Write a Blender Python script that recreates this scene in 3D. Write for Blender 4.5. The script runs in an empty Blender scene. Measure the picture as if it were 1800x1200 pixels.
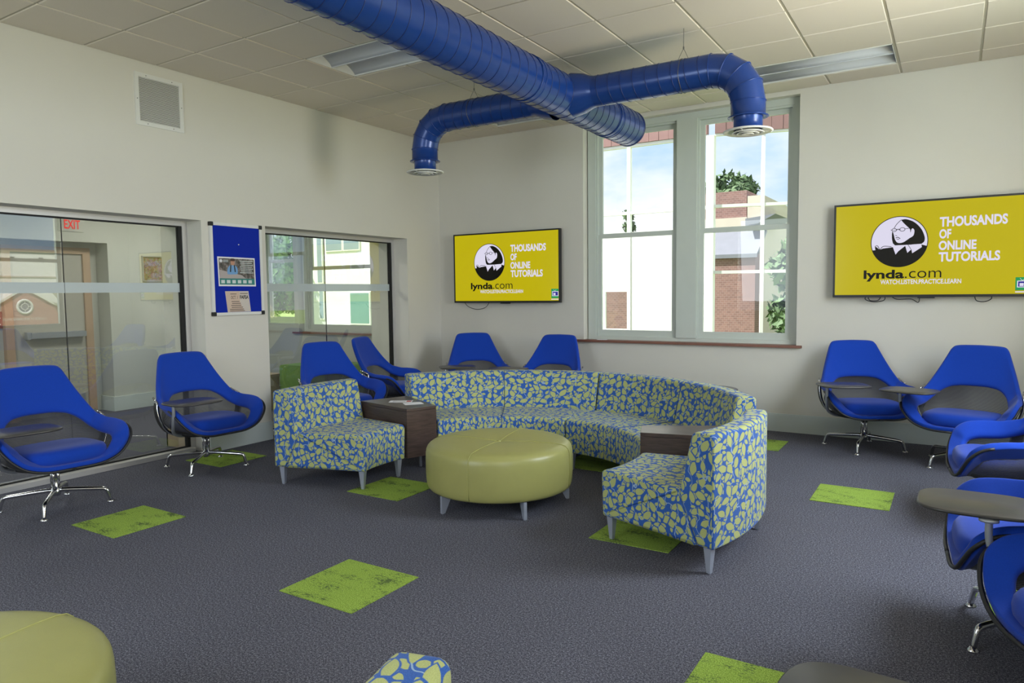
import bpy, bmesh, math, random
from mathutils import Vector, Matrix
random.seed(7)
PI = math.pi
R = math.radians
sc = bpy.context.scene
COL = sc.collection

# ------------------------------------------------------------------ camera
cam_d = bpy.data.cameras.new('camera')
cam_d.sensor_width = 36.0
cam_d.lens = 36.0 * 1243.35 / 1800.0
cam_d.clip_start = 0.02
cam_d.clip_end = 400
cam = bpy.data.objects.new('camera', cam_d)
COL.objects.link(cam)
yaw, pitch, roll = -0.55845, -0.06948, -0.0113
cy_, sy_, cp_, sp_ = math.cos(yaw), math.sin(yaw), math.cos(pitch), math.sin(pitch)
fw = Vector((sy_ * cp_, cy_ * cp_, sp_))
rt = Vector((cy_, -sy_, 0))
up = rt.cross(fw)
r2 = math.cos(roll) * rt + math.sin(roll) * up
u2 = -math.sin(roll) * rt + math.cos(roll) * up
M = Matrix((r2, u2, -fw)).transposed().to_4x4()
M.translation = Vector((6.0109, -7.7785, 1.5))
cam.matrix_world = M
sc.camera = cam

# ------------------------------------------------------------------ view
sc.view_settings.view_transform = 'Standard'
sc.view_settings.look = 'None'
sc.view_settings.gamma = 1.0
sc.view_settings.use_curve_mapping = False
sc.view_settings.exposure = 0.2

# ------------------------------------------------------------------ sky
world = bpy.data.worlds.new('sky')
sc.world = world
world.use_nodes = True
nt = world.node_tree
nt.nodes.clear()
w_out = nt.nodes.new('ShaderNodeOutputWorld')
w_bg = nt.nodes.new('ShaderNodeBackground')
w_tc = nt.nodes.new('ShaderNodeTexCoord')
w_map = nt.nodes.new('ShaderNodeMapping')
w_map.inputs['Scale'].default_value = (1, 1, 2.2)
w_n = nt.nodes.new('ShaderNodeTexNoise')
w_n.inputs['Scale'].default_value = 3.2
w_n.inputs['Detail'].default_value = 6
w_n.inputs['Roughness'].default_value = 0.55
w_r = nt.nodes.new('ShaderNodeValToRGB')
w_r.color_ramp.elements[0].position = 0.36
w_r.color_ramp.elements[0].color = (0.50, 0.70, 0.98, 1)
w_r.color_ramp.elements[1].position = 0.54
w_r.color_ramp.elements[1].color = (0.95, 0.97, 1.0, 1)
nt.links.new(w_tc.outputs['Generated'], w_map.inputs['Vector'])
nt.links.new(w_map.outputs['Vector'], w_n.inputs['Vector'])
nt.links.new(w_n.outputs['Fac'], w_r.inputs['Fac'])
nt.links.new(w_r.outputs['Color'], w_bg.inputs['Color'])
w_bg.inputs['Strength'].default_value = 1.05
nt.links.new(w_bg.outputs['Background'], w_out.inputs['Surface'])

# ------------------------------------------------------------------ sun
sd = bpy.data.lights.new('sun', 'SUN')
sd.energy = 9.0
sd.angle = R(0.6)
sd.color = (1.0, 0.97, 0.92)
sun = bpy.data.objects.new('sun', sd)
COL.objects.link(sun)
sun.rotation_euler = Vector((0.62, 0.42, -1.05)).to_track_quat('-Z', 'Y').to_euler()

# added area lamps outside unseen openings, standing in for daylight and ground bounce
def area(name, loc, aim, sx, sy, watts, col, spread=180):
    d = bpy.data.lights.new(name, 'AREA')
    d.shape = 'RECTANGLE'; d.size = sx; d.size_y = sy
    d.energy = watts; d.color = col; d.spread = R(spread)
    o = bpy.data.objects.new(name, d); COL.objects.link(o)
    o.location = loc
    o.rotation_euler = Vector(aim).to_track_quat('-Z', 'Z').to_euler()
    return o
RIGHT_OPENINGS = [(-3.65, -2.50), (-8.95, -7.55)]          # unseen openings of the right-hand wall, each with added lamps outside
DAY_FILL_W, UP_FILL_W = (135.0, 112.0), (88.0, 72.0)
for (a, b), ws, wb_ in zip(RIGHT_OPENINGS, DAY_FILL_W, UP_FILL_W):
    m = (a + b) / 2
    area('daylight_fill_lamp', (7.55, m, 2.45), (-1, 0, -0.30), b - a + .3, 1.8, ws, (0.80, 0.90, 1.0))
    area('upward_fill_lamp', (7.60, m, 1.05), (-1, 0, 0.75), b - a + .3, 1.0, wb_, (1.0, 0.85, 0.52))  # added warm lamp aimed upward, in place of light off the lawn
area('daylight_fill_lamp', (2.6, -9.95, 2.2), (0, 1, -0.15), 2.2, 2.0, 80.0, (0.80, 0.90, 1.0))      # fill lamp at an opening added in the rear wall
area('daylight_fill_lamp', (8.6, -1.8, 3.95), (-1, 0, -0.95), 1.2, 1.2, 85.0, (0.80, 0.90, 1.0))      # added lamp above the corner window, in place of high sky

# ================================================================== helpers
def lin(c):
    c = c / 255.0
    return c / 12.92 if c <= 0.04045 else ((c + 0.055) / 1.055) ** 2.4
def srgb(r, g, b):
    return (lin(r), lin(g), lin(b), 1.0)

class NT:
    """small shader graph helper"""
    def __init__(self, name):
        self.m = bpy.data.materials.new(name)
        self.m.use_nodes = True
        self.t = self.m.node_tree
        self.t.nodes.clear()
        self.out = self.t.nodes.new('ShaderNodeOutputMaterial')
    def n(self, typ, **kw):
        nd = self.t.nodes.new(typ)
        for k, v in kw.items():
            setattr(nd, k, v)
        return nd
    def l(self, a, b):
        self.t.links.new(a, b)
    def val(self, sock, v):
        if hasattr(v, 'is_linked') or hasattr(v, 'links'):
            self.l(v, sock)
        else:
            sock.default_value = v
    def math(self, op, a, b=None, c=None, clamp=False):
        nd = self.n('ShaderNodeMath', operation=op)
        nd.use_clamp = clamp
        self.val(nd.inputs[0], a)
        if b is not None: self.val(nd.inputs[1], b)
        if c is not None: self.val(nd.inputs[2], c)
        return nd.outputs[0]
    def mix(self, f, a, b):
        nd = self.n('ShaderNodeMix', data_type='RGBA')
        self.val(nd.inputs['Factor'], f)
        self.val(nd.inputs['A'], a); self.val(nd.inputs['B'], b)
        return nd.outputs['Result']
    def principled(self, col, rough=0.6, metal=0.0, spec=0.5, normal=None, sheen=0.0, coat=0.0):
        b = self.n('ShaderNodeBsdfPrincipled')
        self.val(b.inputs['Base Color'], col)
        self.val(b.inputs['Roughness'], rough)
        b.inputs['Metallic'].default_value = metal
        b.inputs['Specular IOR Level'].default_value = spec
        if sheen:
            b.inputs['Sheen Weight'].default_value = sheen
        if coat:
            b.inputs['Coat Weight'].default_value = coat
            b.inputs['Coat Roughness'].default_value = 0.15
        if normal is not None: self.l(normal, b.inputs['Normal'])
        self.l(b.outputs[0], self.out.inputs['Surface'])
        return b
    def noise(self, scale, detail=3, rough=0.5, vec=None):
        nd = self.n('ShaderNodeTexNoise')
        nd.inputs['Scale'].default_value = scale
        nd.inputs['Detail'].default_value = detail
        nd.inputs['Roughness'].default_value = rough
        if vec is not None: self.l(vec, nd.inputs['Vector'])
        return nd.outputs['Fac']
    def ramp(self, f, stops):
        nd = self.n('ShaderNodeValToRGB')
        e = nd.color_ramp.elements
        e[0].position, e[0].color = stops[0]
        e[1].position, e[1].color = stops[-1]
        for s in stops[1:-1]:
            x = e.new(s[0]); x.color = s[1]
        self.l(f, nd.inputs['Fac'])
        return nd.outputs['Color']
    def bump(self, h, strength=0.2, dist=0.01):
        nd = self.n('ShaderNodeBump')
        nd.inputs['Strength'].default_value = strength
        nd.inputs['Distance'].default_value = dist
        self.l(h, nd.inputs['Height'])
        return nd.outputs['Normal']
    def objco(self):
        return self.n('ShaderNodeTexCoord').outputs['Object']
    def geo(self):
        return self.n('ShaderNodeNewGeometry').outputs['Position']

def simple(name, col, rough=0.6, metal=0.0, spec=0.5, var=0.06, vscale=30, bump=0.0, bscale=300, sheen=0, coat=0):
    g = NT(name)
    co = g.objco()
    f = g.noise(vscale, 3, 0.55, co)
    k = g.math('MULTIPLY_ADD', f, var * 2, 1 - var)
    mx = g.n('ShaderNodeMix', data_type='RGBA', blend_type='MULTIPLY')
    mx.inputs['Factor'].default_value = 1
    mx.inputs['A'].default_value = col
    g.l(k, mx.inputs['B'])
    nrm = g.bump(g.noise(bscale, 2, 0.6, co), bump, 0.004) if bump else None
    g.principled(mx.outputs['Result'], rough, metal, spec, nrm, sheen, coat)
    return g.m

def emit(name, col, strength=1.0):
    g = NT(name)
    e = g.n('ShaderNodeEmission')
    e.inputs['Color'].default_value = col
    e.inputs['Strength'].default_value = strength
    g.l(e.outputs[0], g.out.inputs['Surface'])
    return g.m

def screen_mat(name, col, strength=1.0):
    """lit pixels behind a glossy panel"""
    g = NT(name)
    b = g.n('ShaderNodeBsdfPrincipled')
    b.inputs['Base Color'].default_value = (0.01, 0.01, 0.01, 1)
    b.inputs['Roughness'].default_value = 0.18
    b.inputs['Specular IOR Level'].default_value = 0.15
    b.inputs['Emission Color'].default_value = col
    b.inputs['Emission Strength'].default_value = strength
    g.l(b.outputs[0], g.out.inputs['Surface'])
    return g.m

def glass_mat(name, tint=(1, 1, 1, 1), refl=0.08, edge=0.5, gloss_rough=0.0):
    g = NT(name)
    tr = g.n('ShaderNodeBsdfTransparent'); tr.inputs['Color'].default_value = tint
    gl = g.n('ShaderNodeBsdfGlossy'); gl.inputs['Roughness'].default_value = gloss_rough
    lw = g.n('ShaderNodeFresnel'); lw.inputs['IOR'].default_value = 1.45
    f = g.math('MULTIPLY_ADD', lw.outputs[0], edge, refl, clamp=True)
    bf = g.n('ShaderNodeNewGeometry').outputs['Backfacing']      # one reflection per sheet, off its front face
    f = g.math('MULTIPLY', f, g.math('SUBTRACT', 1.0, bf))
    mx = g.n('ShaderNodeMixShader')
    g.l(f, mx.inputs[0]); g.l(tr.outputs[0], mx.inputs[1]); g.l(gl.outputs[0], mx.inputs[2])
    g.l(mx.outputs[0], g.out.inputs['Surface'])
    return g.m

# ------------------------------------------------------------------ materials
MAT = {}
MAT['wall'] = simple('wall_paint', srgb(214, 211, 202), 0.75, spec=0.25, var=0.02, vscale=3, bump=0.05, bscale=250)
MAT['corr_wall'] = simple('corridor_paint', srgb(190, 192, 184), 0.75, spec=0.25, var=0.02, vscale=3)
MAT['base'] = simple('baseboard_paint', srgb(198, 206, 204), 0.5, var=0.03, vscale=5)
MAT['trim'] = simple('window_trim_paint', srgb(196, 203, 196), 0.42, var=0.03, vscale=8)
MAT['tile'] = simple('ceiling_tile_fibre', srgb(218, 209, 196), 0.9, spec=0.1, var=0.05, vscale=180, bump=0.15, bscale=420)
MAT['tbar'] = simple('grid_bar_paint', srgb(180, 174, 158), 0.5, var=0.02)
MAT['white_metal'] = simple('white_enamel', srgb(222, 222, 218), 0.35, var=0.03)
MAT['fixture'] = simple('troffer_enamel', srgb(205, 208, 214), 0.38, var=0.02)
MAT['alu'] = simple('satin_aluminium', srgb(176, 180, 188), 0.36, metal=0.6, var=0.04, vscale=12)
MAT['frame_alu'] = simple('door_frame_aluminium', srgb(196, 194, 192), 0.42, metal=0.35, var=0.03, vscale=8)
MAT['leg_alu'] = simple('leg_silver_paint', srgb(176, 182, 198), 0.38, metal=0.45, var=0.03, vscale=20)
MAT['chrome'] = simple('polished_aluminium', srgb(205, 205, 208), 0.13, metal=1.0, var=0.03, vscale=20)
MAT['black'] = simple('black_plastic', srgb(18, 18, 20), 0.35, var=0.1)
MAT['dark_frame'] = simple('charcoal_plastic', srgb(34, 34, 37), 0.5, var=0.1)
MAT['gasket'] = simple('black_rubber_gasket', srgb(14, 14, 14), 0.7, var=0.1)
MAT['tablet'] = simple('tablet_charcoal_laminate', srgb(66, 64, 62), 0.33, var=0.06, vscale=90)
MAT['blue'] = simple('royal_blue_wool', (0.004, 0.046, 0.40, 1), 0.85, spec=0.2, var=0.22, vscale=260, bump=0.25, bscale=420, sheen=0.15)
MAT['duct'] = simple('blue_duct_enamel', (0.009, 0.046, 0.235, 1), 0.26, metal=0.15, spec=0.6, var=0.05, vscale=6)
MAT['wood_sill'] = simple('sill_brown_wood', srgb(128, 84, 68), 0.4, var=0.18, vscale=18)
MAT['paper'] = simple('white_paper', srgb(232, 232, 238), 0.7, var=0.02)
MAT['felt'] = simple('blue_felt', (0.010, 0.028, 0.36, 1), 0.95, spec=0.1, var=0.16, vscale=240, bump=0.2)
MAT['leather'] = simple('olive_green_leather', srgb(158, 156, 94), 0.34, spec=0.5, var=0.05, vscale=14, bump=0.10, bscale=260)
MAT['stitch'] = simple('pale_green_piping', srgb(164, 163, 98), 0.5, var=0.05)
MAT['green_seat'] = simple('moss_green_fabric', srgb(112, 148, 76), 0.85, var=0.25, vscale=40)
MAT['tan'] = simple('tan_laminate', srgb(170, 150, 124), 0.5, var=0.08)
MAT['door'] = simple('corridor_door_paint', srgb(172, 170, 160), 0.5, var=0.03)
MAT['door_frame'] = simple('door_frame_paint', srgb(176, 150, 126), 0.5, var=0.04)
MAT['wire'] = simple('steel_wire', srgb(120, 118, 112), 0.4, metal=0.8)
MAT['brown_board'] = simple('brown_fascia_board', srgb(150, 116, 112), 0.7, var=0.12, vscale=6)
MAT['ext_white'] = simple('exterior_white_paint', srgb(244, 244, 240), 0.6, var=0.02)
MAT['stone'] = simple('pale_stone', srgb(196, 186, 172), 0.8, var=0.12, vscale=3)
MAT['slate'] = simple('grey_roof', srgb(120, 122, 132), 0.8, var=0.12, vscale=5)
MAT['bark'] = simple('bark', srgb(92, 78, 62), 0.9, var=0.3, vscale=8)
MAT['leaf'] = simple('leaf_green', srgb(98, 140, 52), 0.7, var=0.5, vscale=1.6)
MAT['leaf_dark'] = simple('leaf_dark_green', srgb(88, 112, 74), 0.7, var=0.5, vscale=1.6)
MAT['grass'] = simple('lawn', srgb(132, 150, 84), 0.9, var=0.3, vscale=0.6)
MAT['ext_glass'] = simple('far_window_glass', srgb(150, 168, 178), 0.12, var=0.2, vscale=0.8)
MAT['teal_glass'] = simple('teal_window_glass', srgb(120, 160, 150), 0.15, var=0.2, vscale=1.5)
MAT['red_sign'] = simple('maroon_sign_plastic', srgb(128, 26, 36), 0.4, var=0.05)
MAT['ink'] = simple('black_print', srgb(28, 28, 30), 0.6, var=0.05)
MAT['glass_window'] = glass_mat('window_glass', (0.97, 0.985, 0.98, 1), 0.02, 0.8)
MAT['glass_partition'] = glass_mat('partition_glass', (0.93, 0.955, 0.94, 1), 0.17, 1.1)
MAT['exit'] = emit('exit_letters', (1.0, 0.03, 0.03, 1), 0.9)
def _frost():
    g = NT('frosted_film')
    tr = g.n('ShaderNodeBsdfTransparent'); tr.inputs['Color'].default_value = (0.9, 0.93, 0.93, 1)
    df = g.n('ShaderNodeBsdfPrincipled'); df.inputs['Base Color'].default_value = srgb(205, 214, 216); df.inputs['Roughness'].default_value = 0.5
    mx = g.n('ShaderNodeMixShader'); mx.inputs[0].default_value = 0.72
    g.l(tr.outputs[0], mx.inputs[1]); g.l(df.outputs[0], mx.inputs[2]); g.l(mx.outputs[0], g.out.inputs['Surface'])
    return g.m
MAT['frost'] = _frost()

def _carpet(name, base, specks, scale, amount):
    g = NT(name)
    co = g.geo()
    n1 = g.noise(scale, 2, 0.7, co)
    n2 = g.noise(scale * 0.45, 2, 0.6, co)
    n3 = g.noise(1.3, 3, 0.5, co)
    f = g.math('MULTIPLY_ADD', n1, 0.62, g.math('MULTIPLY', n2, 0.38))
    c = g.ramp(f, [(0.36, base), (0.50, specks[0]), (0.64, specks[1])])
    k = g.math('MULTIPLY_ADD', n3, 0.22, 0.89)
    mx = g.n('ShaderNodeMix', data_type='RGBA', blend_type='MULTIPLY')
    mx.inputs['Factor'].default_value = 1
    g.l(c, mx.inputs['A']); g.l(k, mx.inputs['B'])
    g.principled(mx.outputs['Result'], 0.95, 0, 0.12, g.bump(f, 0.5, 0.006))
    return g.m
MAT['carpet'] = _carpet('charcoal_loop_carpet', srgb(44, 43, 51), [srgb(84, 84, 95), srgb(148, 148, 160)], 240, 0.5)

def _green_carpet():
    g = NT('lime_green_carpet')
    co = g.geo()
    mp = g.n('ShaderNodeMapping'); g.l(co, mp.inputs['Vector'])
    mp.inputs['Scale'].default_value = (1.0, 1.8, 1)
    n1 = g.noise(210, 2, 0.7, co)
    n2 = g.noise(5.0, 3, 0.55, mp.outputs['Vector'])
    n3 = g.noise(70, 3, 0.65, mp.outputs['Vector'])
    patch = g.math('MULTIPLY_ADD', n2, 1.0, g.math('MULTIPLY', n3, 0.9))
    c1 = g.ramp(n1, [(0.36, srgb(104, 130, 50)), (0.52, srgb(154, 182, 78)), (0.68, srgb(182, 208, 108))])
    f = g.ramp(patch, [(1.02, (0, 0, 0, 1)), (1.14, (1, 1, 1, 1))])
    r = g.n('ShaderNodeMapRange'); g.l(patch, r.inputs[0])
    r.inputs[1].default_value = 1.01; r.inputs[2].default_value = 1.16
    c = g.mix(r.outputs[0], c1, srgb(86, 104, 62))
    g.principled(c, 0.95, 0, 0.12, g.bump(n1, 0.6, 0.008))
    return g.m
MAT['green_carpet'] = _green_carpet()

def _leaf_fabric():
    g = NT('leaf_pattern_upholstery')
    uv = g.n('ShaderNodeUVMap').outputs['UV']
    def layer(scale, off, L, W, gap, rnd):
        mp = g.n('ShaderNodeMapping'); g.l(uv, mp.inputs['Vector'])
        mp.inputs['Location'].default_value = (off, off * 0.7, 0)
        mp.inputs['Scale'].default_value = (scale, scale, scale)
        v = g.n('ShaderNodeTexVoronoi', voronoi_dimensions='2D', feature='F1')
        v.inputs['Scale'].default_value = 1; v.inputs['Randomness'].default_value = rnd
        e = g.n('ShaderNodeTexVoronoi', voronoi_dimensions='2D', feature='DISTANCE_TO_EDGE')
        e.inputs['Scale'].default_value = 1; e.inputs['Randomness'].default_value = rnd
        g.l(mp.outputs[0], v.inputs['Vector']); g.l(mp.outputs[0], e.inputs['Vector'])
        sub = g.n('ShaderNodeVectorMath', operation='SUBTRACT')
        g.l(mp.outputs[0], sub.inputs[0]); g.l(v.outputs['Position'], sub.inputs[1])
        sx = g.n('ShaderNodeSeparateColor'); g.l(v.outputs['Color'], sx.inputs[0])
        rot = g.n('ShaderNodeVectorRotate', rotation_type='Z_AXIS')
        g.l(sub.outputs[0], rot.inputs['Vector'])
        # leaves mostly lean up left / up right
        a = g.math('MULTIPLY_ADD', sx.outputs[0], 2.9, 0.15)
        g.l(a, rot.inputs['Angle'])
        xy = g.n('ShaderNodeSeparateXYZ'); g.l(rot.outputs[0], xy.inputs[0])
        k = g.math('MULTIPLY_ADD', sx.outputs[1], 0.35, 0.75)
        x = g.math('DIVIDE', xy.outputs[0], g.math('MULTIPLY', k, L))
        x2 = g.math('MULTIPLY', x, x)
        egg = g.math('MULTIPLY_ADD', x, 0.35, 1.0)           # fatter at the stalk end
        prof = g.math('MULTIPLY', g.math('MULTIPLY', g.math('SUBTRACT', 1.0, x2), egg), g.math('MULTIPLY', k, W))
        ins = g.math('SUBTRACT', prof, g.math('ABSOLUTE', xy.outputs[1]))
        d = g.math('MINIMUM', ins, g.math('SUBTRACT', e.outputs['Distance'], gap))
        return d
    d1 = layer(15.5, 0.0, 0.66, 0.315, 0.045, 0.82)
    d2 = layer(25.0, 3.3, 0.56, 0.30, 0.05, 1.0)
    leaf1 = g.n('ShaderNodeMapRange'); g.l(d1, leaf1.inputs[0]); leaf1.inputs[1].default_value = 0.0; leaf1.inputs[2].default_value = 0.03
    # small leaves only well outside the large ones
    d2b = g.math('MINIMUM', d2, g.math('SUBTRACT', -0.045, d1))
    leaf2 = g.n('ShaderNodeMapRange'); g.l(d2b, leaf2.inputs[0]); leaf2.inputs[1].default_value = 0.0; leaf2.inputs[2].default_value = 0.04
    leaf = g.math('MAXIMUM', leaf1.outputs[0], leaf2.outputs[0])
    # wavy stems
    sp = g.n('ShaderNodeSeparateXYZ'); g.l(uv, sp.inputs[0])
    wob = g.n('ShaderNodeTexNoise', noise_dimensions='2D'); wob.inputs['Scale'].default_value = 9; g.l(uv, wob.inputs['Vector'])
    xs = g.math('MULTIPLY_ADD', wob.outputs['Fac'], 0.16, sp.outputs[0])
    xs = g.math('MULTIPLY_ADD', sp.outputs[1], 0.18, xs)
    fr = g.math('ABSOLUTE', g.math('SUBTRACT', g.math('FRACT', g.math('DIVIDE', xs, 0.085)), 0.5))
    st = g.math('LESS_THAN', fr, 0.036)
    nz = g.noise(400, 2, 0.6, uv)
    bluec = g.ramp(nz, [(0.3, srgb(34, 76, 146)), (0.7, srgb(52, 100, 182))])
    leafc = g.ramp(nz, [(0.3, srgb(158, 166, 100)), (0.7, srgb(184, 190, 126))])
    c = g.mix(st, bluec, srgb(142, 168, 198))
    c = g.mix(leaf, c, leafc)
    g.principled(c, 0.8, 0, 0.25, g.bump(nz, 0.15, 0.002), sheen=0.1)
    return g.m
MAT['leaf_fabric'] = _leaf_fabric()

def _walnut():
    g = NT('dark_walnut_veneer')
    co = g.objco()
    mp = g.n('ShaderNodeMapping'); g.l(co, mp.inputs['Vector']); mp.inputs['Scale'].default_value = (3, 3, 40)
    n1 = g.noise(3, 5, 0.6, mp.outputs[0])
    c = g.ramp(n1, [(0.3, srgb(52, 42, 40)), (0.7, srgb(86, 70, 64))])
    g.principled(c, 0.28, 0, 0.5)
    return g.m
MAT['walnut'] = _walnut()

def _mesh():
    g = NT('grey_chair_mesh')
    uv = g.n('ShaderNodeUVMap').outputs['UV']
    w = g.n('ShaderNodeTexWave', wave_type='BANDS', bands_direction='Y')
    w.inputs['Scale'].default_value = 55; g.l(uv, w.inputs['Vector'])
    f = g.math('MULTIPLY_ADD', w.outputs['Fac'], 0.42, 0.54, clamp=True)
    tr = g.n('ShaderNodeBsdfTransparent')
    df = g.n('ShaderNodeBsdfPrincipled'); df.inputs['Base Color'].default_value = srgb(74, 74, 78); df.inputs['Roughness'].default_value = 0.6
    mx = g.n('ShaderNodeMixShader'); g.l(f, mx.inputs[0]); g.l(tr.outputs[0], mx.inputs[1]); g.l(df.outputs[0], mx.inputs[2])
    g.l(mx.outputs[0], g.out.inputs['Surface'])
    return g.m
MAT['mesh'] = _mesh()

def _brick(name, c1, c2, mortar, scale):
    g = NT(name)
    co = g.geo()
    sp = g.n('ShaderNodeSeparateXYZ'); g.l(co, sp.inputs[0])
    cb = g.n('ShaderNodeCombineXYZ')
    g.l(g.math('ADD', sp.outputs[0], sp.outputs[1]), cb.inputs[0]); g.l(sp.outputs[2], cb.inputs[1])
    b = g.n('ShaderNodeTexBrick')
    g.l(cb.outputs[0], b.inputs['Vector'])
    b.inputs['Scale'].default_value = scale
    b.inputs['Color1'].default_value = c1; b.inputs['Color2'].default_value = c2; b.inputs['Mortar'].default_value = mortar
    b.inputs['Mortar Size'].default_value = 0.012
    g.principled(b.outputs['Color'], 0.85, 0, 0.2)
    return g.m
MAT['brick'] = _brick('red_brown_brick', srgb(146, 112, 108), srgb(130, 100, 98), srgb(168, 150, 145), 4.5)
MAT['brick_pink'] = _brick('salmon_brick', srgb(190, 138, 122), srgb(178, 124, 110), srgb(196, 160, 148), 3.0)

def _crowd():
    g = NT('crowd_print')
    co = g.objco()
    v = g.n('ShaderNodeTexVoronoi'); v.inputs['Scale'].default_value = 38; g.l(co, v.inputs['Vector'])
    hs = g.n('ShaderNodeHueSaturation'); hs.inputs['Saturation'].default_value = 0.5; hs.inputs['Value'].default_value = 0.42
    g.l(v.outputs['Color'], hs.inputs['Color'])
    c = g.mix(0.45, hs.outputs[0], srgb(120, 78, 66))
    g.principled(c, 0.4)
    return g.m
MAT['crowd'] = _crowd()

def _photo_print():
    g = NT('flyer_photo_print')
    co = g.objco()
    n = g.noise(22, 4, 0.6, co)
    c = g.ramp(n, [(0.35, srgb(52, 54, 50)), (0.5, srgb(96, 88, 82)), (0.68, srgb(150, 140, 140))])
    g.principled(c, 0.5)
    return g.m
MAT['photo_print'] = _photo_print()

def flat(name, r, g_, b, rough=0.6):
    return simple(name, srgb(r, g_, b), rough, var=0.02)

# ------------------------------------------------------------------ mesh building
class MB:
    def __init__(self):
        self.v = []; self.f = []; self.uv = None; self.smooth = []
    def add(self, vs, fs, smooth=False):
        o = len(self.v)
        self.v += [tuple(p) for p in vs]
        self.f += [tuple(i + o for i in f) for f in fs]
        self.smooth += [smooth] * len(fs)
        return self
    def box(self, x0, x1, y0, y1, z0, z1):
        x0, x1 = min(x0, x1), max(x0, x1); y0, y1 = min(y0, y1), max(y0, y1); z0, z1 = min(z0, z1), max(z0, z1)
        return self.add([(x0, y0, z0), (x1, y0, z0), (x1, y1, z0), (x0, y1, z0), (x0, y0, z1), (x1, y0, z1), (x1, y1, z1), (x0, y1, z1)],
                        [(0, 3, 2, 1), (4, 5, 6, 7), (0, 1, 5, 4), (1, 2, 6, 5), (2, 3, 7, 6), (3, 0, 4, 7)])
    def prism(self, poly, axis, a, b):
        """poly in the two other axes, extruded along axis from a to b"""
        def P(p, t):
            if axis == 'x': return (t, p[0], p[1])
            if axis == 'y': return (p[0], t, p[1])
            return (p[0], p[1], t)
        n = len(poly)
        vs = [P(p, a) for p in poly] + [P(p, b) for p in poly]
        fs = [tuple(range(n)), tuple(range(2 * n - 1, n - 1, -1))]
        fs += [(i, i + n, (i + 1) % n + n, (i + 1) % n) for i in range(n)]
        return self.add(vs, fs)
    def tube(self, pts, r, n=10, caps=True, closed=False, smooth=True):
        pts = [Vector(p) for p in pts]
        rs = r if isinstance(r, (list, tuple)) else [r] * len(pts)
        N = len(pts)
        tans = []
        for i in range(N):
            if closed: t = pts[(i + 1) % N] - pts[i - 1]
            else: t = pts[min(i + 1, N - 1)] - pts[max(i - 1, 0)]
            tans.append(t.normalized())
        up_ = Vector((0, 0, 1)) if abs(tans[0].z) < 0.9 else Vector((1, 0, 0))
        nrm = (up_ - tans[0] * up_.dot(tans[0])).normalized()
        vs = []
        for i in range(N):
            if i:
                nrm = (nrm - tans[i] * nrm.dot(tans[i])).normalized()
            b = tans[i].cross(nrm)
            for k in range(n):
                a = 2 * PI * k / n
                vs.append(pts[i] + (nrm * math.cos(a) + b * math.sin(a)) * rs[i])
        fs = []
        for i in range(N if closed else N - 1):
            j = (i + 1) % N
            for k in range(n):
                fs.append((i * n + k, i * n + (k + 1) % n, j * n + (k + 1) % n, j * n + k))
        self.add(vs, fs, smooth)
        if caps and not closed:
            o = len(self.v) - len(vs)
            self.f.append(tuple(o + k for k in range(n - 1, -1, -1))); self.smooth.append(False)
            self.f.append(tuple(o + (N - 1) * n + k for k in range(n))); self.smooth.append(False)
        return self
    def lathe(self, prof, n=32, cx=0, cy=0, smooth=True, close=False):
        """prof: list of (r, z)"""
        vs = []
        for (r, z) in prof:
            for k in range(n):
                a = 2 * PI * k / n
                vs.append((cx + r * math.cos(a), cy + r * math.sin(a), z))
        fs = []
        m = len(prof)
        for i in range(m if close else m - 1):
            j = (i + 1) % m
            for k in range(n):
                fs.append((i * n + k, i * n + (k + 1) % n, j * n + (k + 1) % n, j * n + k))
        return self.add(vs, fs, smooth)
    def rings(self, rings, smooth=True, cap=True):
        """stack of equal-length closed loops"""
        n = len(rings[0])
        vs = [p for r in rings for p in r]
        fs = []
        for i in range(len(rings) - 1):
            for k in range(n):
                fs.append((i * n + k, i * n + (k + 1) % n, (i + 1) * n + (k + 1) % n, (i + 1) * n + k))
        self.add(vs, fs, smooth)
        if cap:
            o = len(self.v) - len(vs)
            self.f.append(tuple(o + k for k in range(n - 1, -1, -1))); self.smooth.append(smooth)
            self.f.append(tuple(o + (len(rings) - 1) * n + k for k in range(n))); self.smooth.append(smooth)
        return self
    def grid(self, rows, smooth=True, flip=False):
        n = len(rows[0])
        vs = [p for r in rows for p in r]
        fs = []
        for i in range(len(rows) - 1):
            for k in range(n - 1):
                q = (i * n + k, i * n + k + 1, (i + 1) * n + k + 1, (i + 1) * n + k)
                fs.append(q[::-1] if flip else q)
        return self.add(vs, fs, smooth)
    def mesh(self, name, mat=None, fix=True):
        me = bpy.data.meshes.new(name)
        me.from_pydata(self.v, [], self.f)
        me.polygons.foreach_set('use_smooth', self.smooth)
        if fix:
            bm = bmesh.new(); bm.from_mesh(me)
            bmesh.ops.recalc_face_normals(bm, faces=bm.faces)
            bm.to_mesh(me); bm.free()
        if mat is not None: me.materials.append(MAT[mat] if isinstance(mat, str) else mat)
        me.update()
        return me
    def build(self, name, mat, parent=None, loc=None, fix=True):
        return obj(name, self.mesh(name, mat, fix), parent, loc)

def obj(name, me, parent=None, loc=None, rot=None):
    o = bpy.data.objects.new(name, me)
    COL.objects.link(o)
    if parent is not None: o.parent = parent
    if loc is not None: o.location = loc
    if rot is not None: o.rotation_euler = rot
    return o

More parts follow.
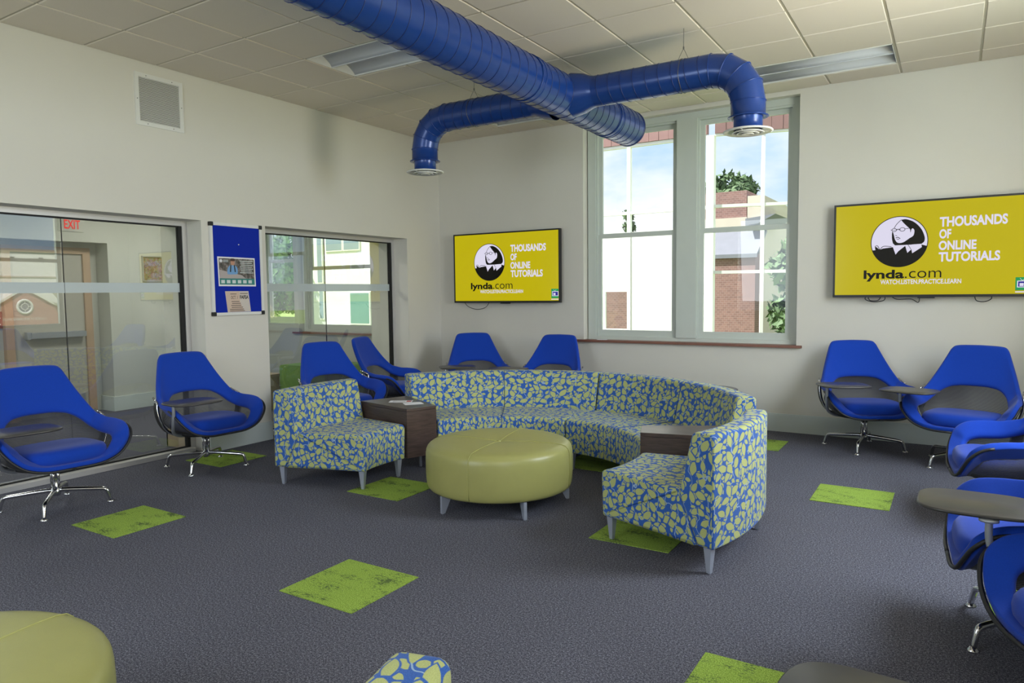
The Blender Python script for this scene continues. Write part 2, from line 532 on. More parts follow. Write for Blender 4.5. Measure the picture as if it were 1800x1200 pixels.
def tag(o, label, cat, group=None):
    o['label'] = label; o['category'] = cat
    if group: o['group'] = group
    return o
def thing(name, label, cat, loc=(0, 0, 0), rz=0, group=None):
    o = obj(name, None, None, loc, (0, 0, rz))
    o.empty_display_size = 0.1
    return tag(o, label, cat, group)
def struct(name, mb_or_none, mat=None, loc=None, label=None, cat=None):
    o = obj(name, mb_or_none.mesh(name, mat) if mb_or_none else None, None, loc)
    o['kind'] = 'structure'
    if label: o['label'] = label
    if cat: o['category'] = cat
    return o

def bake(me, *mods):
    """apply modifiers to a mesh and return the resulting mesh"""
    o = bpy.data.objects.new('tmp', me); COL.objects.link(o)
    for typ, kw in mods:
        m = o.modifiers.new(typ, typ)
        for k, v in kw.items(): setattr(m, k, v)
    dg = bpy.context.evaluated_depsgraph_get()
    res = bpy.data.meshes.new_from_object(o.evaluated_get(dg))
    res.name = me.name
    bpy.data.objects.remove(o)
    return res

def catmull(pts, per):
    pts = [Vector(p) for p in pts]
    P = [2 * pts[0] - pts[1]] + pts + [2 * pts[-1] - pts[-2]]
    out = []
    for i in range(1, len(P) - 2):
        for k in range(per):
            t = k / per
            a, b, c, d = P[i - 1], P[i], P[i + 1], P[i + 2]
            out.append(0.5 * ((2 * b) + (c - a) * t + (2 * a - 5 * b + 4 * c - d) * t * t + (3 * b - a - 3 * c + d) * t ** 3))
    out.append(pts[-1])
    return out

def superellipse(a, b, n, e=3.0, cx=0, cy=0, z=0):
    out = []
    for k in range(n):
        t = 2 * PI * k / n
        c, s = math.cos(t), math.sin(t)
        out.append((cx + a * math.copysign(abs(c) ** (2 / e), c), cy + b * math.copysign(abs(s) ** (2 / e), s), z))
    return out

def round_poly(pts, rad, seg=4):
    """round the corners of a 2D polygon; rad = one radius per corner"""
    out = []
    n = len(pts)
    for i in range(n):
        p, a, b = Vector(pts[i]), Vector(pts[i - 1]), Vector(pts[(i + 1) % n])
        r = rad[i] if isinstance(rad, (list, tuple)) else rad
        if r <= 0:
            out.append(tuple(p)); continue
        d1 = (a - p).normalized(); d2 = (b - p).normalized()
        r = min(r, (a - p).length * 0.49, (b - p).length * 0.49)
        s, e = p + d1 * r, p + d2 * r
        for k in range(seg + 1):
            t = k / seg
            out.append(tuple((1 - t) ** 2 * s + 2 * t * (1 - t) * p + t * t * e))
    return out

def text_mesh(name, body, mat, box, plane='back', bold=0.0, depth=0.0, mirror=False, spacing=1.0):
    """lettering stretched into box (a0,a1,z0,z1); plane 'back' faces -y at y=depth, 'left' faces +x at x=depth"""
    cu = bpy.data.curves.new(name, 'FONT')
    cu.body = body; cu.offset = bold; cu.space_character = spacing
    cu.resolution_u = 4
    o = bpy.data.objects.new('tmp', cu); COL.objects.link(o)
    dg = bpy.context.evaluated_depsgraph_get()
    me = bpy.data.meshes.new_from_object(o.evaluated_get(dg))
    bpy.data.objects.remove(o); bpy.data.curves.remove(cu)
    me.name = name
    xs = [v.co.x for v in me.vertices]; ys = [v.co.y for v in me.vertices]
    x0, x1, y0, y1 = min(xs), max(xs), min(ys), max(ys)
    for v in me.vertices:
        u = (v.co.x - x0) / (x1 - x0); w = (v.co.y - y0) / (y1 - y0)
        if mirror: u = 1 - u
        a = box[0] + u * (box[1] - box[0]); z = box[2] + w * (box[3] - box[2])
        if plane == 'back': v.co = (a, depth, z)
        elif plane == 'left': v.co = (depth, a, z)
        elif plane == 'right': v.co = (depth, a, z)
    me.materials.clear()
    me.materials.append(MAT[mat] if isinstance(mat, str) else mat)
    return me

# ================================================================== the room shell
H = 3.52            # ceiling face
RW = 7.1            # right wall
YB = -9.6           # wall behind the camera
TOP = 3.80

fl = MB().box(-6.2, RW + .25, YB - .2, .30, -.12, 0)
floor = struct('floor', fl, 'carpet')
# lime carpet tiles laid into the charcoal carpet (0.51 x 0.495 m grid)
tx = lambda k: 0.095 + 0.508 * k
ty = lambda k: -0.4955 * k
tile_me = MB().box(0, .503, -.4905, 0, 0, .004).mesh('carpet_tile', 'green_carpet')
rows = {11: (2, 6, 10), 8: (0, 4, 8, 12), 5: (6, 10), 2: (8, 12), 14: (0, 4, 8)}
for r_, cols in rows.items():
    for c_ in cols:
        obj('carpet_tile', tile_me, floor, (tx(c_) + .002, ty(r_) + .4955 - .002, .0005))

# ceiling: slab, grid bars, tiles
ceil = struct('ceiling', MB().box(-.65, RW + .2, YB - .2, .25, 3.60, TOP), 'tile')
gx = [0.0] + [0.588 + 0.618 * k for k in range(11)] + [RW]
gx = [x for x in gx if x <= RW]
gy = [0.0] + [-0.37 - 0.6085 * k for k in range(16)]
gy = [y for y in gy if y > YB] + [YB]
fixtures = [(2, 5, 2), (2, 1, 2), (7, 1, 2)]      # first column, row, columns long
skip = set()
for c0, r0, n in fixtures:
    for c_ in range(c0, c0 + n): skip.add((c_, r0))
bar_x = MB().box(-.012, .012, YB, 0, H + .008, H + .03).mesh('grid_bar', 'tbar')
bar_y = MB().box(0, RW, -.012, .012, H + .0082, H + .03).mesh('grid_bar', 'tbar')
for i, x in enumerate(gx[1:-1], 1):
    cuts = sorted([(gy[r0 + 1], gy[r0]) for c0, r0, n in fixtures if c0 < i < c0 + n])
    if not cuts:
        obj('grid_bar', bar_x, ceil, (x, 0, 0)); continue
    a = YB
    for c0, c1 in cuts + [(0, 0)]:
        if c0 - a > .05: obj('grid_bar', MB().box(-.012, .012, a, c0, H + .008, H + .03).mesh('grid_bar', 'tbar'), ceil, (x, 0, 0))
        a = c1
for y in gy[1:-1]: obj('grid_bar', bar_y, ceil, (0, y, 0))
tiles = {}
for i in range(len(gx) - 1):
    for j in range(len(gy) - 1):
        if (i, j) in skip: continue
        w, d = round(gx[i + 1] - gx[i], 4), round(gy[j] - gy[j + 1], 4)
        if w < .03 or d < .03: continue
        key = (w, d)
        if key not in tiles:
            g_ = .009
            poly_b = [(g_ + .004, -d + g_ + .004), (w - g_ - .004, -d + g_ + .004), (w - g_ - .004, -g_ - .004), (g_ + .004, -g_ - .004)]
            poly_t = [(g_, -d + g_), (w - g_, -d + g_), (w - g_, -g_), (g_, -g_)]
            m = MB().add([(x, y, 0) for x, y in poly_b] + [(x, y, .006) for x, y in poly_t] + [(x, y, .028) for x, y in poly_t],
                         [(3, 2, 1, 0)] + [(k, (k + 1) % 4, (k + 1) % 4 + 4, k + 4) for k in range(4)] + [(k + 4, (k + 1) % 4 + 4, (k + 1) % 4 + 8, k + 8) for k in range(4)] + [(8, 9, 10, 11)])
            tiles[key] = m.mesh('ceiling_tile', 'tile')
        obj('ceiling_tile', tiles[key], ceil, (gx[i], gy[j], H))

# left wall with two floor-standing glazed openings and the deep pier between them
wl = MB()
wl.box(-.65, 0, YB, .0, 2.205, 3.60)
wl.box(-.65, 0, -3.64, -2.91, 0, 2.205)
wl.box(-.65, 0, -.69, 0, 0, 2.205)
wl.box(-.65, 0, YB, -7.3, 0, 2.205)
struct('wall_left', wl, 'wall')
# back wall, with the room's window and the corridor's windows
wb = MB()
WY = 0.25
def wall_y(mb, y0, y1, x0, x1, z0, z1, holes):
    """wall slab in the xz plane with rectangular holes"""
    xs = sorted({x0, x1, *[h[0] for h in holes], *[h[1] for h in holes]})
    for a, b in zip(xs[:-1], xs[1:]):
        cut = [h for h in holes if h[0] <= a and h[1] >= b]
        z = z0
        for h in sorted(cut, key=lambda q: q[2]):
            if h[2] > z: mb.box(a, b, y0, y1, z, h[2])
            z = h[3]
        if z < z1: mb.box(a, b, y0, y1, z, z1)
wall_y(wb, 0, WY, -.0, RW + .2, 0, 3.60, [(2.185, 4.632, .91, 3.475)])
struct('wall_back', wb, 'wall')
wc = MB()
wall_y(wc, 0, WY, -6.2, 0, 0, 3.2, [(-2.86, -1.24, .90, 3.0), (-3.80, -2.95, 1.02, 3.0)])
struct('wall_corridor_back', wc, 'corr_wall')
# right wall (outside the frame; one sash window shows in the glass; added lamps shine through the openings)
wr = MB()
ys = [YB] + [v for ab in sorted(RIGHT_OPENINGS) for v in ab] + [-2.36, -1.22, 0.0]
for k in range(len(ys) - 1):
    a, b = ys[k], ys[k + 1]
    if k % 2 == 0: wr.box(RW, RW + .2, a, b, 0, 3.60)
    else:
        wr.box(RW, RW + .2, a, b, 0, .95); wr.box(RW, RW + .2, a, b, 3.35, 3.60)
struct('wall_right', wr, 'wall')
wq = MB(); wall_y(wq, YB - .2, YB, -.65, RW + .2, 0, 3.60, [(1.5, 3.7, 1.0, 3.3)])  # unseen opening added for the rear fill lamp
struct('wall_rear', wq, 'wall')

# baseboards
def baseboard(name, pts_boxes):
    m = MB()
    for (x0, x1, y0, y1) in pts_boxes:
        m.box(x0, x1, y0, y1, 0, .178)
        if x1 - x0 > y1 - y0: m.box(x0, x1, y0 + .004, y1, .178, .190)
        else: m.box(x0, x1 - .004, y0, y1, .178, .190)
    return struct(name, m, 'base')
baseboard('baseboard_back', [(0, RW, -.016, 0)])
baseboard('baseboard_left', [(0, .016, -3.64, -2.91), (0, .016, -.69, 0)])

# ------------------------------------------------------------------ sash window of the back wall
def sash_window(name, x0, x1, z0, z1, y, mull, sill=True, meet=2.18, stool=(2.107, 4.688)):
    w = struct(name, None)
    fr = MB()
    fw_ = .10
    fr.box(x0, x0 + fw_, y - .03, y + .07, z0, z1)
    fr.box(x1 - fw_ + .03, x1, y - .03, y + .07, z0, z1)
    fr.box(x0 + fw_, x1 - fw_ + .03, y - .03, y + .07, z1 - .07, z1)
    fr.box(x0 + fw_, x1 - fw_ + .03, y - .03, y + .07, z0, z0 + .045)
    fr.build('window_frame', 'trim', w)
    if mull:
        MB().box(mull[0], mull[1], y - .045, y + .07, z0 + .045, z1 - .07).build('mullion', 'trim', w)
    cols = [(x0 + fw_, mull[0]), (mull[1], x1 - fw_ + .03)] if mull else [(x0 + fw_, x1 - fw_ + .03)]
    for (a, b) in cols:
        zb, zt = z0 + .045, z1 - .07
        st = MB()                    # stepped jamb stop
        s_ = .022
        st.box(a, a + s_, y - .015, y + .06, zb, zt); st.box(b - s_, b, y - .015, y + .06, zb, zt)
        st.box(a + s_, b - s_, y - .015, y + .06, zt - s_, zt)
        st.build('jamb_stop', 'trim', w)
        a, b, zt = a + s_, b - s_, zt - s_
        lo = MB(); t = .045
        lo.box(a, a + t, y, y + .03, zb, meet); lo.box(b - t, b, y, y + .03, zb, meet)
        lo.box(a + t, b - t, y, y + .03, zb, zb + .075); lo.box(a + t, b - t, y, y + .03, meet - .045, meet)
        lo.build('lower_sash', 'trim', w)
        hi = MB()
        hi.box(a, a + t, y + .032, y + .06, meet - .03, zt); hi.box(b - t, b, y + .032, y + .06, meet - .03, zt)
        hi.box(a + t, b - t, y + .032, y + .06, zt - .05, zt); hi.box(a + t, b - t, y + .032, y + .06, meet - .03, meet + .012)
        hi.build('upper_sash', 'trim', w)
        MB().box(a + t, b - t, y + .013, y + .017, zb + .075, meet - .045).build('pane', 'glass_window', w)
        MB().box(a + t, b - t, y + .044, y + .048, meet + .012, zt - .05).build('pane', 'glass_window', w)
    if sill:
        xm = (stool[0] + stool[1]) / 2
        MB().box(stool[0], xm - .001, -.045, y - .03, z0 - .022, z0 + .004).build('window_sill', 'wood_sill', w)
        MB().box(xm + .001, stool[1], -.045, y - .03, z0 - .022, z0 + .004).build('window_sill', 'wood_sill', w)
    return w
sash_window('window_1', 2.20, 4.63, .912, 3.475, .13, (3.315, 3.545))
w2 = sash_window('window_2', -2.85, -1.24, .905, 3.0, .13, None, True, 1.93, (-2.97, -1.20))
w3 = sash_window('window_3', -3.80, -2.95, 1.02, 3.0, .13, None, False, 2.07)
# right-hand wall sash seen only as a reflection in the partition glass
w4 = struct('window_4', None)
m = MB(); y0, y1 = -2.36, -1.22
m.box(RW + .05, RW + .12, y0, y0 + .06, .95, 3.35); m.box(RW + .05, RW + .12, y1 - .06, y1, .95, 3.35)
m.box(RW + .05, RW + .12, y0 + .06, y1 - .06, .95, 1.03); m.box(RW + .05, RW + .12, y0 + .06, y1 - .06, 3.28, 3.35)
m.build('window_frame', 'trim', w4)
MB().box(RW + .04, RW + .10, y0 + .06, y1 - .06, 2.12, 2.18).build('meeting_rail', 'trim', w4)
for yy in (-2.0, -1.55): MB().box(RW + .02, RW + .045, yy - .03, yy + .03, 2.18, 2.20).build('sash_lock', 'dark_frame', w4)
MB().box(RW + .08, RW + .084, y0 + .06, y1 - .06, 1.03, 2.12).build('pane', 'glass_window', w4)
MB().box(RW + .08, RW + .084, y0 + .06, y1 - .06, 2.18, 3.28).build('pane', 'glass_window', w4)

# ------------------------------------------------------------------ glazed partitions of the left wall
def partition(name, y0, y1, joint, label):
    w = struct(name, None)
    x = -.25
    f = MB()
    f.box(x - .05, x + .03, y0, y0 + .05, 0, 2.205); f.box(x - .05, x + .03, y1 - .05, y1, 0, 2.205)
    f.box(x - .05, x + .03, y0 + .05, y1 - .05, 2.160, 2.205); f.box(x - .05, x + .10, y0 + .05, y1 - .05, 0, .042)
    f.build('partition_frame', 'frame_alu', w)
    gk = MB()
    gk.box(x - .02, x + .022, y1 - .085, y1 - .05, .042, 2.16); gk.box(x - .02, x + .022, y0 + .05, y0 + .07, .042, 2.16)
    gk.box(x - .02, x + .018, y0 + .07, y1 - .085, 2.148, 2.16); gk.box(x - .02, x + .018, y0 + .07, y1 - .085, .042, .052)
    gk.build('gasket', 'gasket', w)
    for a, b in ((y0 + .07, joint - .002), (joint + .002, y1 - .085)):
        MB().box(x - .006, x + .006, a, b, .052, 2.148).build('pane', 'glass_partition', w)
        MB().box(x + .0065, x + .0075, a, b, 1.536, 1.622).build('frosted_band', 'frost', w)
    MB().box(x - .006, x + .007, joint - .002, joint + .002, .052, 2.148).build('glass_joint', 'dark_frame', w)
    return w
partition('window_5', -7.3, -3.64, -4.753, '')
partition('window_6', -2.91, -.69, -1.88, '')

# ------------------------------------------------------------------ corridor beyond the glass
struct('ceiling_corridor', MB().box(-6.2, -.65, YB, .0, 2.95, 3.1), 'corr_wall')
cw = MB()
cw.box(-3.60, -3.31, -2.725, -1.3, 0, 2.95)            # wall with the picture
cw.box(-6.2, -3.31, -1.3, -1.2, 0, 2.95)
cw.box(-3.75, -3.60, YB, -2.725, 0, 2.95)              # door wall
cw.box(-3.60, -3.31, YB, -2.725, 2.19, 2.95)           # soffit over the recessed door
struct('wall_corridor', cw, 'corr_wall')
m = MB(); m.box(-3.31, -3.292, -2.725, -1.3, 0, .19); m.box(-3.60, -3.292, -2.745, -2.725, 0, .19)
struct('baseboard_corridor', m, 'base')
m = MB(); m.box(-.67, -.65, -3.66, -2.89, 0, .17); m.box(-.67, -.30, -3.66, -3.64, 0, .17)
struct('baseboard_pier', m, 'tan')
d1 = struct('door_1', None)
MB().box(-3.598, -3.55, -3.76, -2.93, .01, 2.05).build('door_leaf', 'door', d1)
m = MB(); m.box(-3.6, -3.52, -2.93, -2.84, 0, 2.13); m.box(-3.6, -3.52, -3.85, -3.76, 0, 2.13); m.box(-3.6, -3.52, -3.76, -2.93, 2.05, 2.13)
m.build('door_frame', 'door_frame', d1)
MB().box(-3.55, -3.545, -3.72, -2.97, .02, .26).build('kick_plate', 'alu', d1)
m = MB(); m.box(-3.55, -3.46, -3.60, -2.96, 1.0, 1.07); m.box(-3.55, -3.48, -3.64, -3.60, .99, 1.08)
m.build('push_bar', 'alu', d1)

t = thing('exit_sign', 'red lit exit sign behind the large glass partition', 'sign', (-2.5, -3.56, 2.32))
MB().box(-.03, .03, -.13, .13, -.08, .08).build('housing', 'corr_wall', t)
obj('lettering', text_mesh('lettering', 'EXIT', 'exit', (-.085, .085, -.05, .05), 'left', .012, .032), t)
MB().box(-.012, .012, -.012, .012, .08, .63).build('stem', 'white_metal', t)

t = thing('framed_picture', 'framed crowd photograph on the corridor wall behind glass', 'picture', (-3.31, -2.05, 1.70))
m = MB(); m.box(.002, .03, -.23, .25, 0, .015); m.box(.002, .03, -.23, .25, .33, .345); m.box(.002, .03, -.23, -.215, .015, .33); m.box(.002, .03, .235, .25, .015, .33)
m.build('frame', 'alu', t)
MB().box(.002, .012, -.215, .235, .015, .33).build('print', 'crowd', t)

t = thing('wall_sign', 'small maroon sign on the corridor wall at far left', 'sign', (-3.60, -3.93, 1.14))
MB().box(.002, .02, -.07, .075, 0, .20).build('plate', 'red_sign', t)
m = MB()
for k in range(4): m.box(.0205, .022, -.05, .055 - .02 * (k % 2), .04 + .038 * k, .052 + .038 * k)
m.build('print', 'paper', t)['kind'] = 'stuff'
t = thing('stairs_sign', 'grey stairs sign with an arrow on the corridor wall', 'sign', (-3.60, -3.93, 1.46))
MB().box(.002, .015, -.10, .075, 0, .26).build('plate', 'corr_wall', t)
obj('lettering', text_mesh('lettering', 'STAIRS', 'ink', (-.07, .06, .04, .075), 'left', .01, .0165), t)
MB().prism([(-.05, .22), (-.02, .16), (.02, .13), (.05, .14), (.05, .152), (.02, .157), (-.01, .175), (-.035, .228)], 'x', .0155, .0175).build('arrow', 'ink', t)

t = thing('corridor_fill_lamp', 'unseen flat ceiling lamp added to light the corridor beyond the glass', 'lamp', (-2.0, -2.6, 2.95))
MB().box(-.3, .3, -.3, .3, -.05, 0).build('housing', 'white_metal', t)
la = area('corridor_fill_light', (-2.0, -2.6, 2.88), (0, 0, -1), .6, .6, 34, (1, .96, .88))  # added to brighten the corridor behind the glass
la2 = area('corridor_fill_light', (-2.0, -5.4, 2.88), (0, 0, -1), .6, .6, 34, (1, .96, .88))  # second added corridor light, without a housing

t = thing('corridor_bench', 'moss green upholstered bench in the corridor behind the blue chairs', 'bench', (-1.12, -1.15, 0))
m = MB(); m.prism(round_poly([(-.42, .12), (.42, .12), (.42, .58), (-.42, .58)], .05), 'y', -.36, .36); m.build('seat', 'green_seat', t)
for sx in (-.34, .34):
    for sy_2 in (-.28, .28): MB().box(sx - .02, sx + .02, sy_2 - .02, sy_2 + .02, 0, .125).build('leg', 'leg_alu', t)
t = thing('corridor_box_table', 'low tan box table in the corridor beside the green bench', 'table', (-1.85, -1.75, 0))
MB().box(-.30, .30, -.28, .28, .42, .46).build('table_top', 'tan', t)
MB().box(-.28, .28, -.26, .26, .0, .42).build('body', 'tan', t)

# ================================================================== ceiling things
def cove_fixture(i0, j0, n, label):
    x0, x1 = gx[i0] + .012, gx[i0 + n] - .012
    y0, y1 = gy[j0 + 1] + .012, gy[j0] - .012
    t = thing('ceiling_light', label, 'light', (x0, y0, H), 0, 'recessed cove ceiling lights')
    L, D = x1 - x0, y1 - y0
    def prof():
        pts = []
        for half in (0, 1):
            for k in range(13):
                a = k / 12
                u = half * .5 + a * .5
                zz = .010 + .075 * math.sin(PI * min(1, (a if half == 0 else 1 - a) * 1.0)) ** .8
                pts.append((u * D, zz))
        return pts
    P = prof()
    for nm, seg in (('reflector', P[:13]), ('reflector', P[13:])):
        m = MB().grid([[(0, y, z) for y, z in seg], [(L, y, z) for y, z in seg]])
        me = bake(m.mesh('reflector', 'fixture'), ('SOLIDIFY', dict(thickness=.004)))
        obj(nm, me, t)
    for xa in (.001, L - .006): MB().box(xa, xa + .005, 0, D, .0, .095).build('end_plate', 'white_metal', t)
    for ya in (0, D - .008): MB().box(0, L, ya, ya + .008, 0, .03).build('rim', 'white_metal', t)
    MB().box(.006, L - .006, D / 2 - .006, D / 2 + .006, .004, .018).build('ridge', 'fixture', t)
    return t
cove_fixture(2, 5, 2, 'recessed white ceiling light left of the big blue duct')
cove_fixture(2, 1, 2, 'recessed white ceiling light nearest the room corner, behind the left branch duct')
cove_fixture(7, 1, 2, 'recessed white ceiling light above the right end of the window')

# blue spiral duct with two branches
DX, DZ, DR = 3.133, 3.16, 0.1745
BY, BR = -2.29, 0.125
duct = thing('spiral_duct', 'large royal blue spiral air duct under the ceiling with two side branches', 'duct', (DX, BY, DZ))
DY0, DY1 = -9.4 - BY, -.86 - BY
def cyl_y(mb, x, z, r, y0, y1, n=48):
    rings = []
    for y in (y0, y1):
        rings.append([(x + r * math.cos(2 * PI * k / n), y, z + r * math.sin(2 * PI * k / n)) for k in range(n)])
    mb.rings(rings, True, False)
    return mb
m = MB(); cyl_y(m, 0, 0, DR, DY0, DY1)
m.build('duct_body', 'duct', duct)
m = MB(); pts = []
pitch_s, nper = .121, 32
tot = int((DY1 - .02 - DY0) / pitch_s * nper)
for k in range(tot):
    a = 2 * PI * k / nper
    pts.append(((DR + .001) * math.cos(a), DY1 - .02 - pitch_s * k / nper, (DR + .001) * math.sin(a)))
m.tube(pts, .0032, 4, True)
MAT['seam'] = simple('duct_seam_dark_blue', (0.006, 0.02, 0.12, 1), 0.4, var=0.05)
m.build('spiral_seam', 'seam', duct)
for yy in (-2.93 - BY, -1.42 - BY):
    m = MB()
    cyl_y(m, 0, 0, DR + .003, yy - .03, yy + .03)
    for s_ in (-.03, .03):
        m.tube([((DR + .004) * math.cos(2 * PI * k / 40), yy + s_, (DR + .004) * math.sin(2 * PI * k / 40)) for k in range(40)], .0035, 4, closed=True)
    m.build('coupling', 'duct', duct)
m = MB()
rings = [[((DR + d) * math.cos(2 * PI * k / 48), DY1 + y, (DR + d) * math.sin(2 * PI * k / 48)) for k in range(48)] for d, y in ((.004, -.02), (.005, .004), (-.01, .008))]
m.rings(rings, True, True); m.build('end_cap', 'seam', duct)

def branch(sgn, xv, name):
    """sgn +1 to the right; xv = distance of the drop from the main axis"""
    n = 36
    br = obj(name, None, duct)
    RB = .27
    def ring_x(x, r, zc=0):
        return [(sgn * x, r * math.cos(2 * PI * k / n), zc + r * math.sin(2 * PI * k / n)) for k in range(n)]
    xs = DR * .55
    m = MB(); m.rings([ring_x(xs, BR + .055), ring_x(DR + .02, BR + .035), ring_x(DR + .09, BR + .006), ring_x(DR + .13, BR)], True, False)
    m.build('saddle_tap', 'duct', br)
    m = MB(); m.rings([ring_x(DR + .12, BR), ring_x(xv - RB, BR)], True, False)
    m.build('branch_pipe', 'duct', br)
    # spiral seam of the branch
    m = MB(); pts = []
    L = xv - RB - DR - .13
    for k in range(int(L / .105 * 28)):
        a = 2 * PI * k / 28
        pts.append((sgn * (DR + .13 + .105 * k / 28), (BR + .001) * math.cos(a), (BR + .001) * math.sin(a)))
    m.tube(pts, .0026, 4); m.build('branch_seam', 'seam', br)
    # gored elbow, five pieces
    G = 4
    rings = []; seams = MB()
    for g_ in range(G + 1):
        a = (PI / 2) * g_ / G
        cx, cz = xv - RB + RB * math.sin(a), -RB + RB * math.cos(a)
        # mitre plane at angle a
        rr = []
        for k in range(n):
            t = 2 * PI * k / n
            yy, u = BR * math.cos(t), BR * math.sin(t) / (math.cos(PI / 4 / G) if 0 < g_ < G else 1)
            rr.append((sgn * (cx + u * math.sin(a)), yy, cz + u * math.cos(a)))
        rings.append(rr)
        c = Vector((sgn * cx, 0, cz))
        seams.tube([c + (Vector(p) - c) * 1.012 for p in rr], .004, 5, closed=True)
    m = MB()
    for a_, b_ in zip(rings[:-1], rings[1:]): m.rings([a_, b_], True, False)
    m.build('elbow', 'duct', br)
    seams.build('elbow_seam', 'duct', br)
    ex = sgn * xv
    m = MB()
    m.lathe([(BR, -RB), (BR, -.375), (BR + .022, -.380), (BR + .022, -.384), (.10, -.384), (.10, -.378), (BR - .01, -.378)], 40, ex, 0)
    m.build('collar', 'duct', br)
    MB().lathe([(.105, -.37), (.105, -.475), (.10, -.475), (.10, -.38)], 36, ex, 0).build('neck', 'duct', br)
    # round ceiling diffuser
    df = MB()
    df.lathe([(.105, -.468), (.15, -.474), (.178, -.482), (.180, -.488), (.165, -.494), (.125, -.478), (.104, -.472)], 44, ex, 0)
    df.build('diffuser', 'white_metal', br)
    cn = MB()
    for r0, r1, dz in ((.118, .088, 0), (.082, .052, -.004), (.046, .02, -.008)):
        cn.lathe([(r0, -.498 + dz), (r0 - .004, -.503 + dz), (r1, -.484 + dz), (r1 + .004, -.48 + dz)], 40, ex, 0, True, True)
    cn.lathe([(.022, -.50), (.012, -.507), (.0005, -.508)], 24, ex, 0)
    for k in range(3):
        a = 2 * PI * k / 3 + .4
        cn.tube([(ex, 0, -.490), (ex + .16 * math.cos(a), .16 * math.sin(a), -.487)], .003, 5)
    cn.build('diffuser_cone', 'white_metal', br)
    return br
branch(1, 4.674 - DX, 'branch')
branch(-1, DX - 1.608, 'branch')

def hanger(x, y, label):
    t = thing('hanger_wire', label, 'wire', (x, y, DZ + BR))
    MB().tube([(0, 0, .09), (0, 0, H - DZ - BR)], .0022, 6).build('wire', 'wire', t)
    MB().lathe([(.0005, .075), (.006, .08), (.006, .095), (.0005, .10)], 10).build('clamp', 'wire', t)
    m = MB()
    for s_ in (-1, 1):
        m.tube([(0, 0, .085), (s_ * .035, s_ * .02, 0.0)], .0018, 5)
    r_ = BR + .003
    m.tube([(s_ * .0 + .002 * math.cos(k), r_ * math.cos(2 * PI * k / 30), -BR + r_ * math.sin(2 * PI * k / 30)) for k in range(30)], .0022, 5, closed=True)
    m.build('loop', 'wire', t)
hanger(4.18, BY, 'thin steel hanger wire over the right branch duct')
hanger(2.20, BY, 'thin steel hanger wire over the left branch duct')

# return air grille on the left wall
t = thing('air_grille', 'square white return air grille high on the left wall', 'vent', (0, -4.0, 2.98))
m = MB(); w_, h_, b_ = .445, .445, .035
m.box(0, .012, -w_ / 2, w_ / 2, 0, b_); m.box(0, .012, -w_ / 2, w_ / 2, h_ - b_, h_)
m.box(0, .012, -w_ / 2, -w_ / 2 + b_, b_, h_ - b_); m.box(0, .012, w_ / 2 - b_, w_ / 2, b_, h_ - b_)
m.build('frame', 'white_metal', t)
MB().box(0, .002, -w_ / 2 + b_, w_ / 2 - b_, b_, h_ - b_).build('backing', flat('grille_backing_grey', 120, 118, 112), t)  # even grey sheet behind the slats
m = MB(); n = 30
for k in range(n):
    z = b_ + (k + .5) * (h_ - 2 * b_) / n
    m.prism([(.002, z + .0045), (.009, z - .004), (.010, z - .003), (.003, z + .0055)], 'y', -w_ / 2 + b_, w_ / 2 - b_)
o = m.build('louvre', 'white_metal', t); o['kind'] = 'stuff'
for y, z in ((-.12, .018), (.12, .018), (-.12, .427), (.12, .427), (-.205, .22), (.205, .22)):
    MB().tube([(.012, y, z), (.0135, y, z)], .004, 8).build('screw', 'dark_frame', t)

# ================================================================== wall things
# bulletin board
t = thing('bulletin_board', 'tall royal blue felt bulletin board with aluminium frame on the white pier', 'board', (0, -3.27, 1.307))
w_, h_ = .59, .89
MB().box(.004, .018, -w_ / 2 + .02, w_ / 2 - .02, .02, h_ - .02).build('felt_panel', 'felt', t)
for nm, bx in (('frame_bar', (.002, .026, -w_ / 2 + .02, w_ / 2 - .02, 0, .028)), ('frame_bar', (.002, .026, -w_ / 2 + .02, w_ / 2 - .02, h_ - .028, h_)),
               ('frame_bar', (.002, .026, -w_ / 2, -w_ / 2 + .028, .02, h_ - .02)), ('frame_bar', (.002, .026, w_ / 2 - .028, w_ / 2, .02, h_ - .02))):
    MB().box(*bx).build(nm, 'white_metal', t)
for sy_2 in (-1, 1):
    for z in (0, h_):
        zc = .016 if z == 0 else h_ - .016
        yc = sy_2 * (w_ / 2 - .016)
        m = MB(); m.prism(round_poly([(yc - .02, zc - .02), (yc + .02, zc - .02), (yc + .02, zc + .02), (yc - .02, zc + .02)], .008, 3), 'x', .002, .029)
        m.build('corner_cap', 'black', t)
MB().lathe([(.0, .0), (.006, .002), (.004, .008), (.0, .009)], 10).build('push_pin', 'paper', t, (.018, .02, .69)).rotation_euler = (0, PI / 2, 0)

def quad_left(poly, x0=.0, x1=.001):
    return MB().prism(poly, 'x', x0, x1)
t = thing('photo_flyer', 'landscape flyer with a student in a light blue shirt, on the blue board', 'flyer', (.0185, -3.276, 1.588))
quad_left([(-.212, .002), (.214, .0), (.209, .282), (-.218, .286)], 0, .0012).build('sheet', 'paper', t)
quad_left([(-.200, .018), (.200, .016), (.197, .268), (-.204, .272)], .0013, .0018).build('photo_print', 'photo_print', t)
MAT['teal_print'] = flat('teal_print', 48, 128, 122); MAT['sand_print'] = flat('sand_print', 176, 166, 164)
MAT['shirt_print'] = flat('light_blue_print', 112, 158, 206); MAT['skin_print'] = flat('skin_print', 190, 142, 118); MAT['hair_print'] = flat('brown_print', 70, 48, 40)
quad_left([(-.199, .019), (.199, .017), (.199, .075), (-.199, .077)], .0019, .0022).build('teal_band', 'teal_print', t)
quad_left([(-.199, .078), (.10, .077), (.05, .11), (-.02, .125), (-.199, .16)], .0019, .0022).build('table_print', 'sand_print', t)
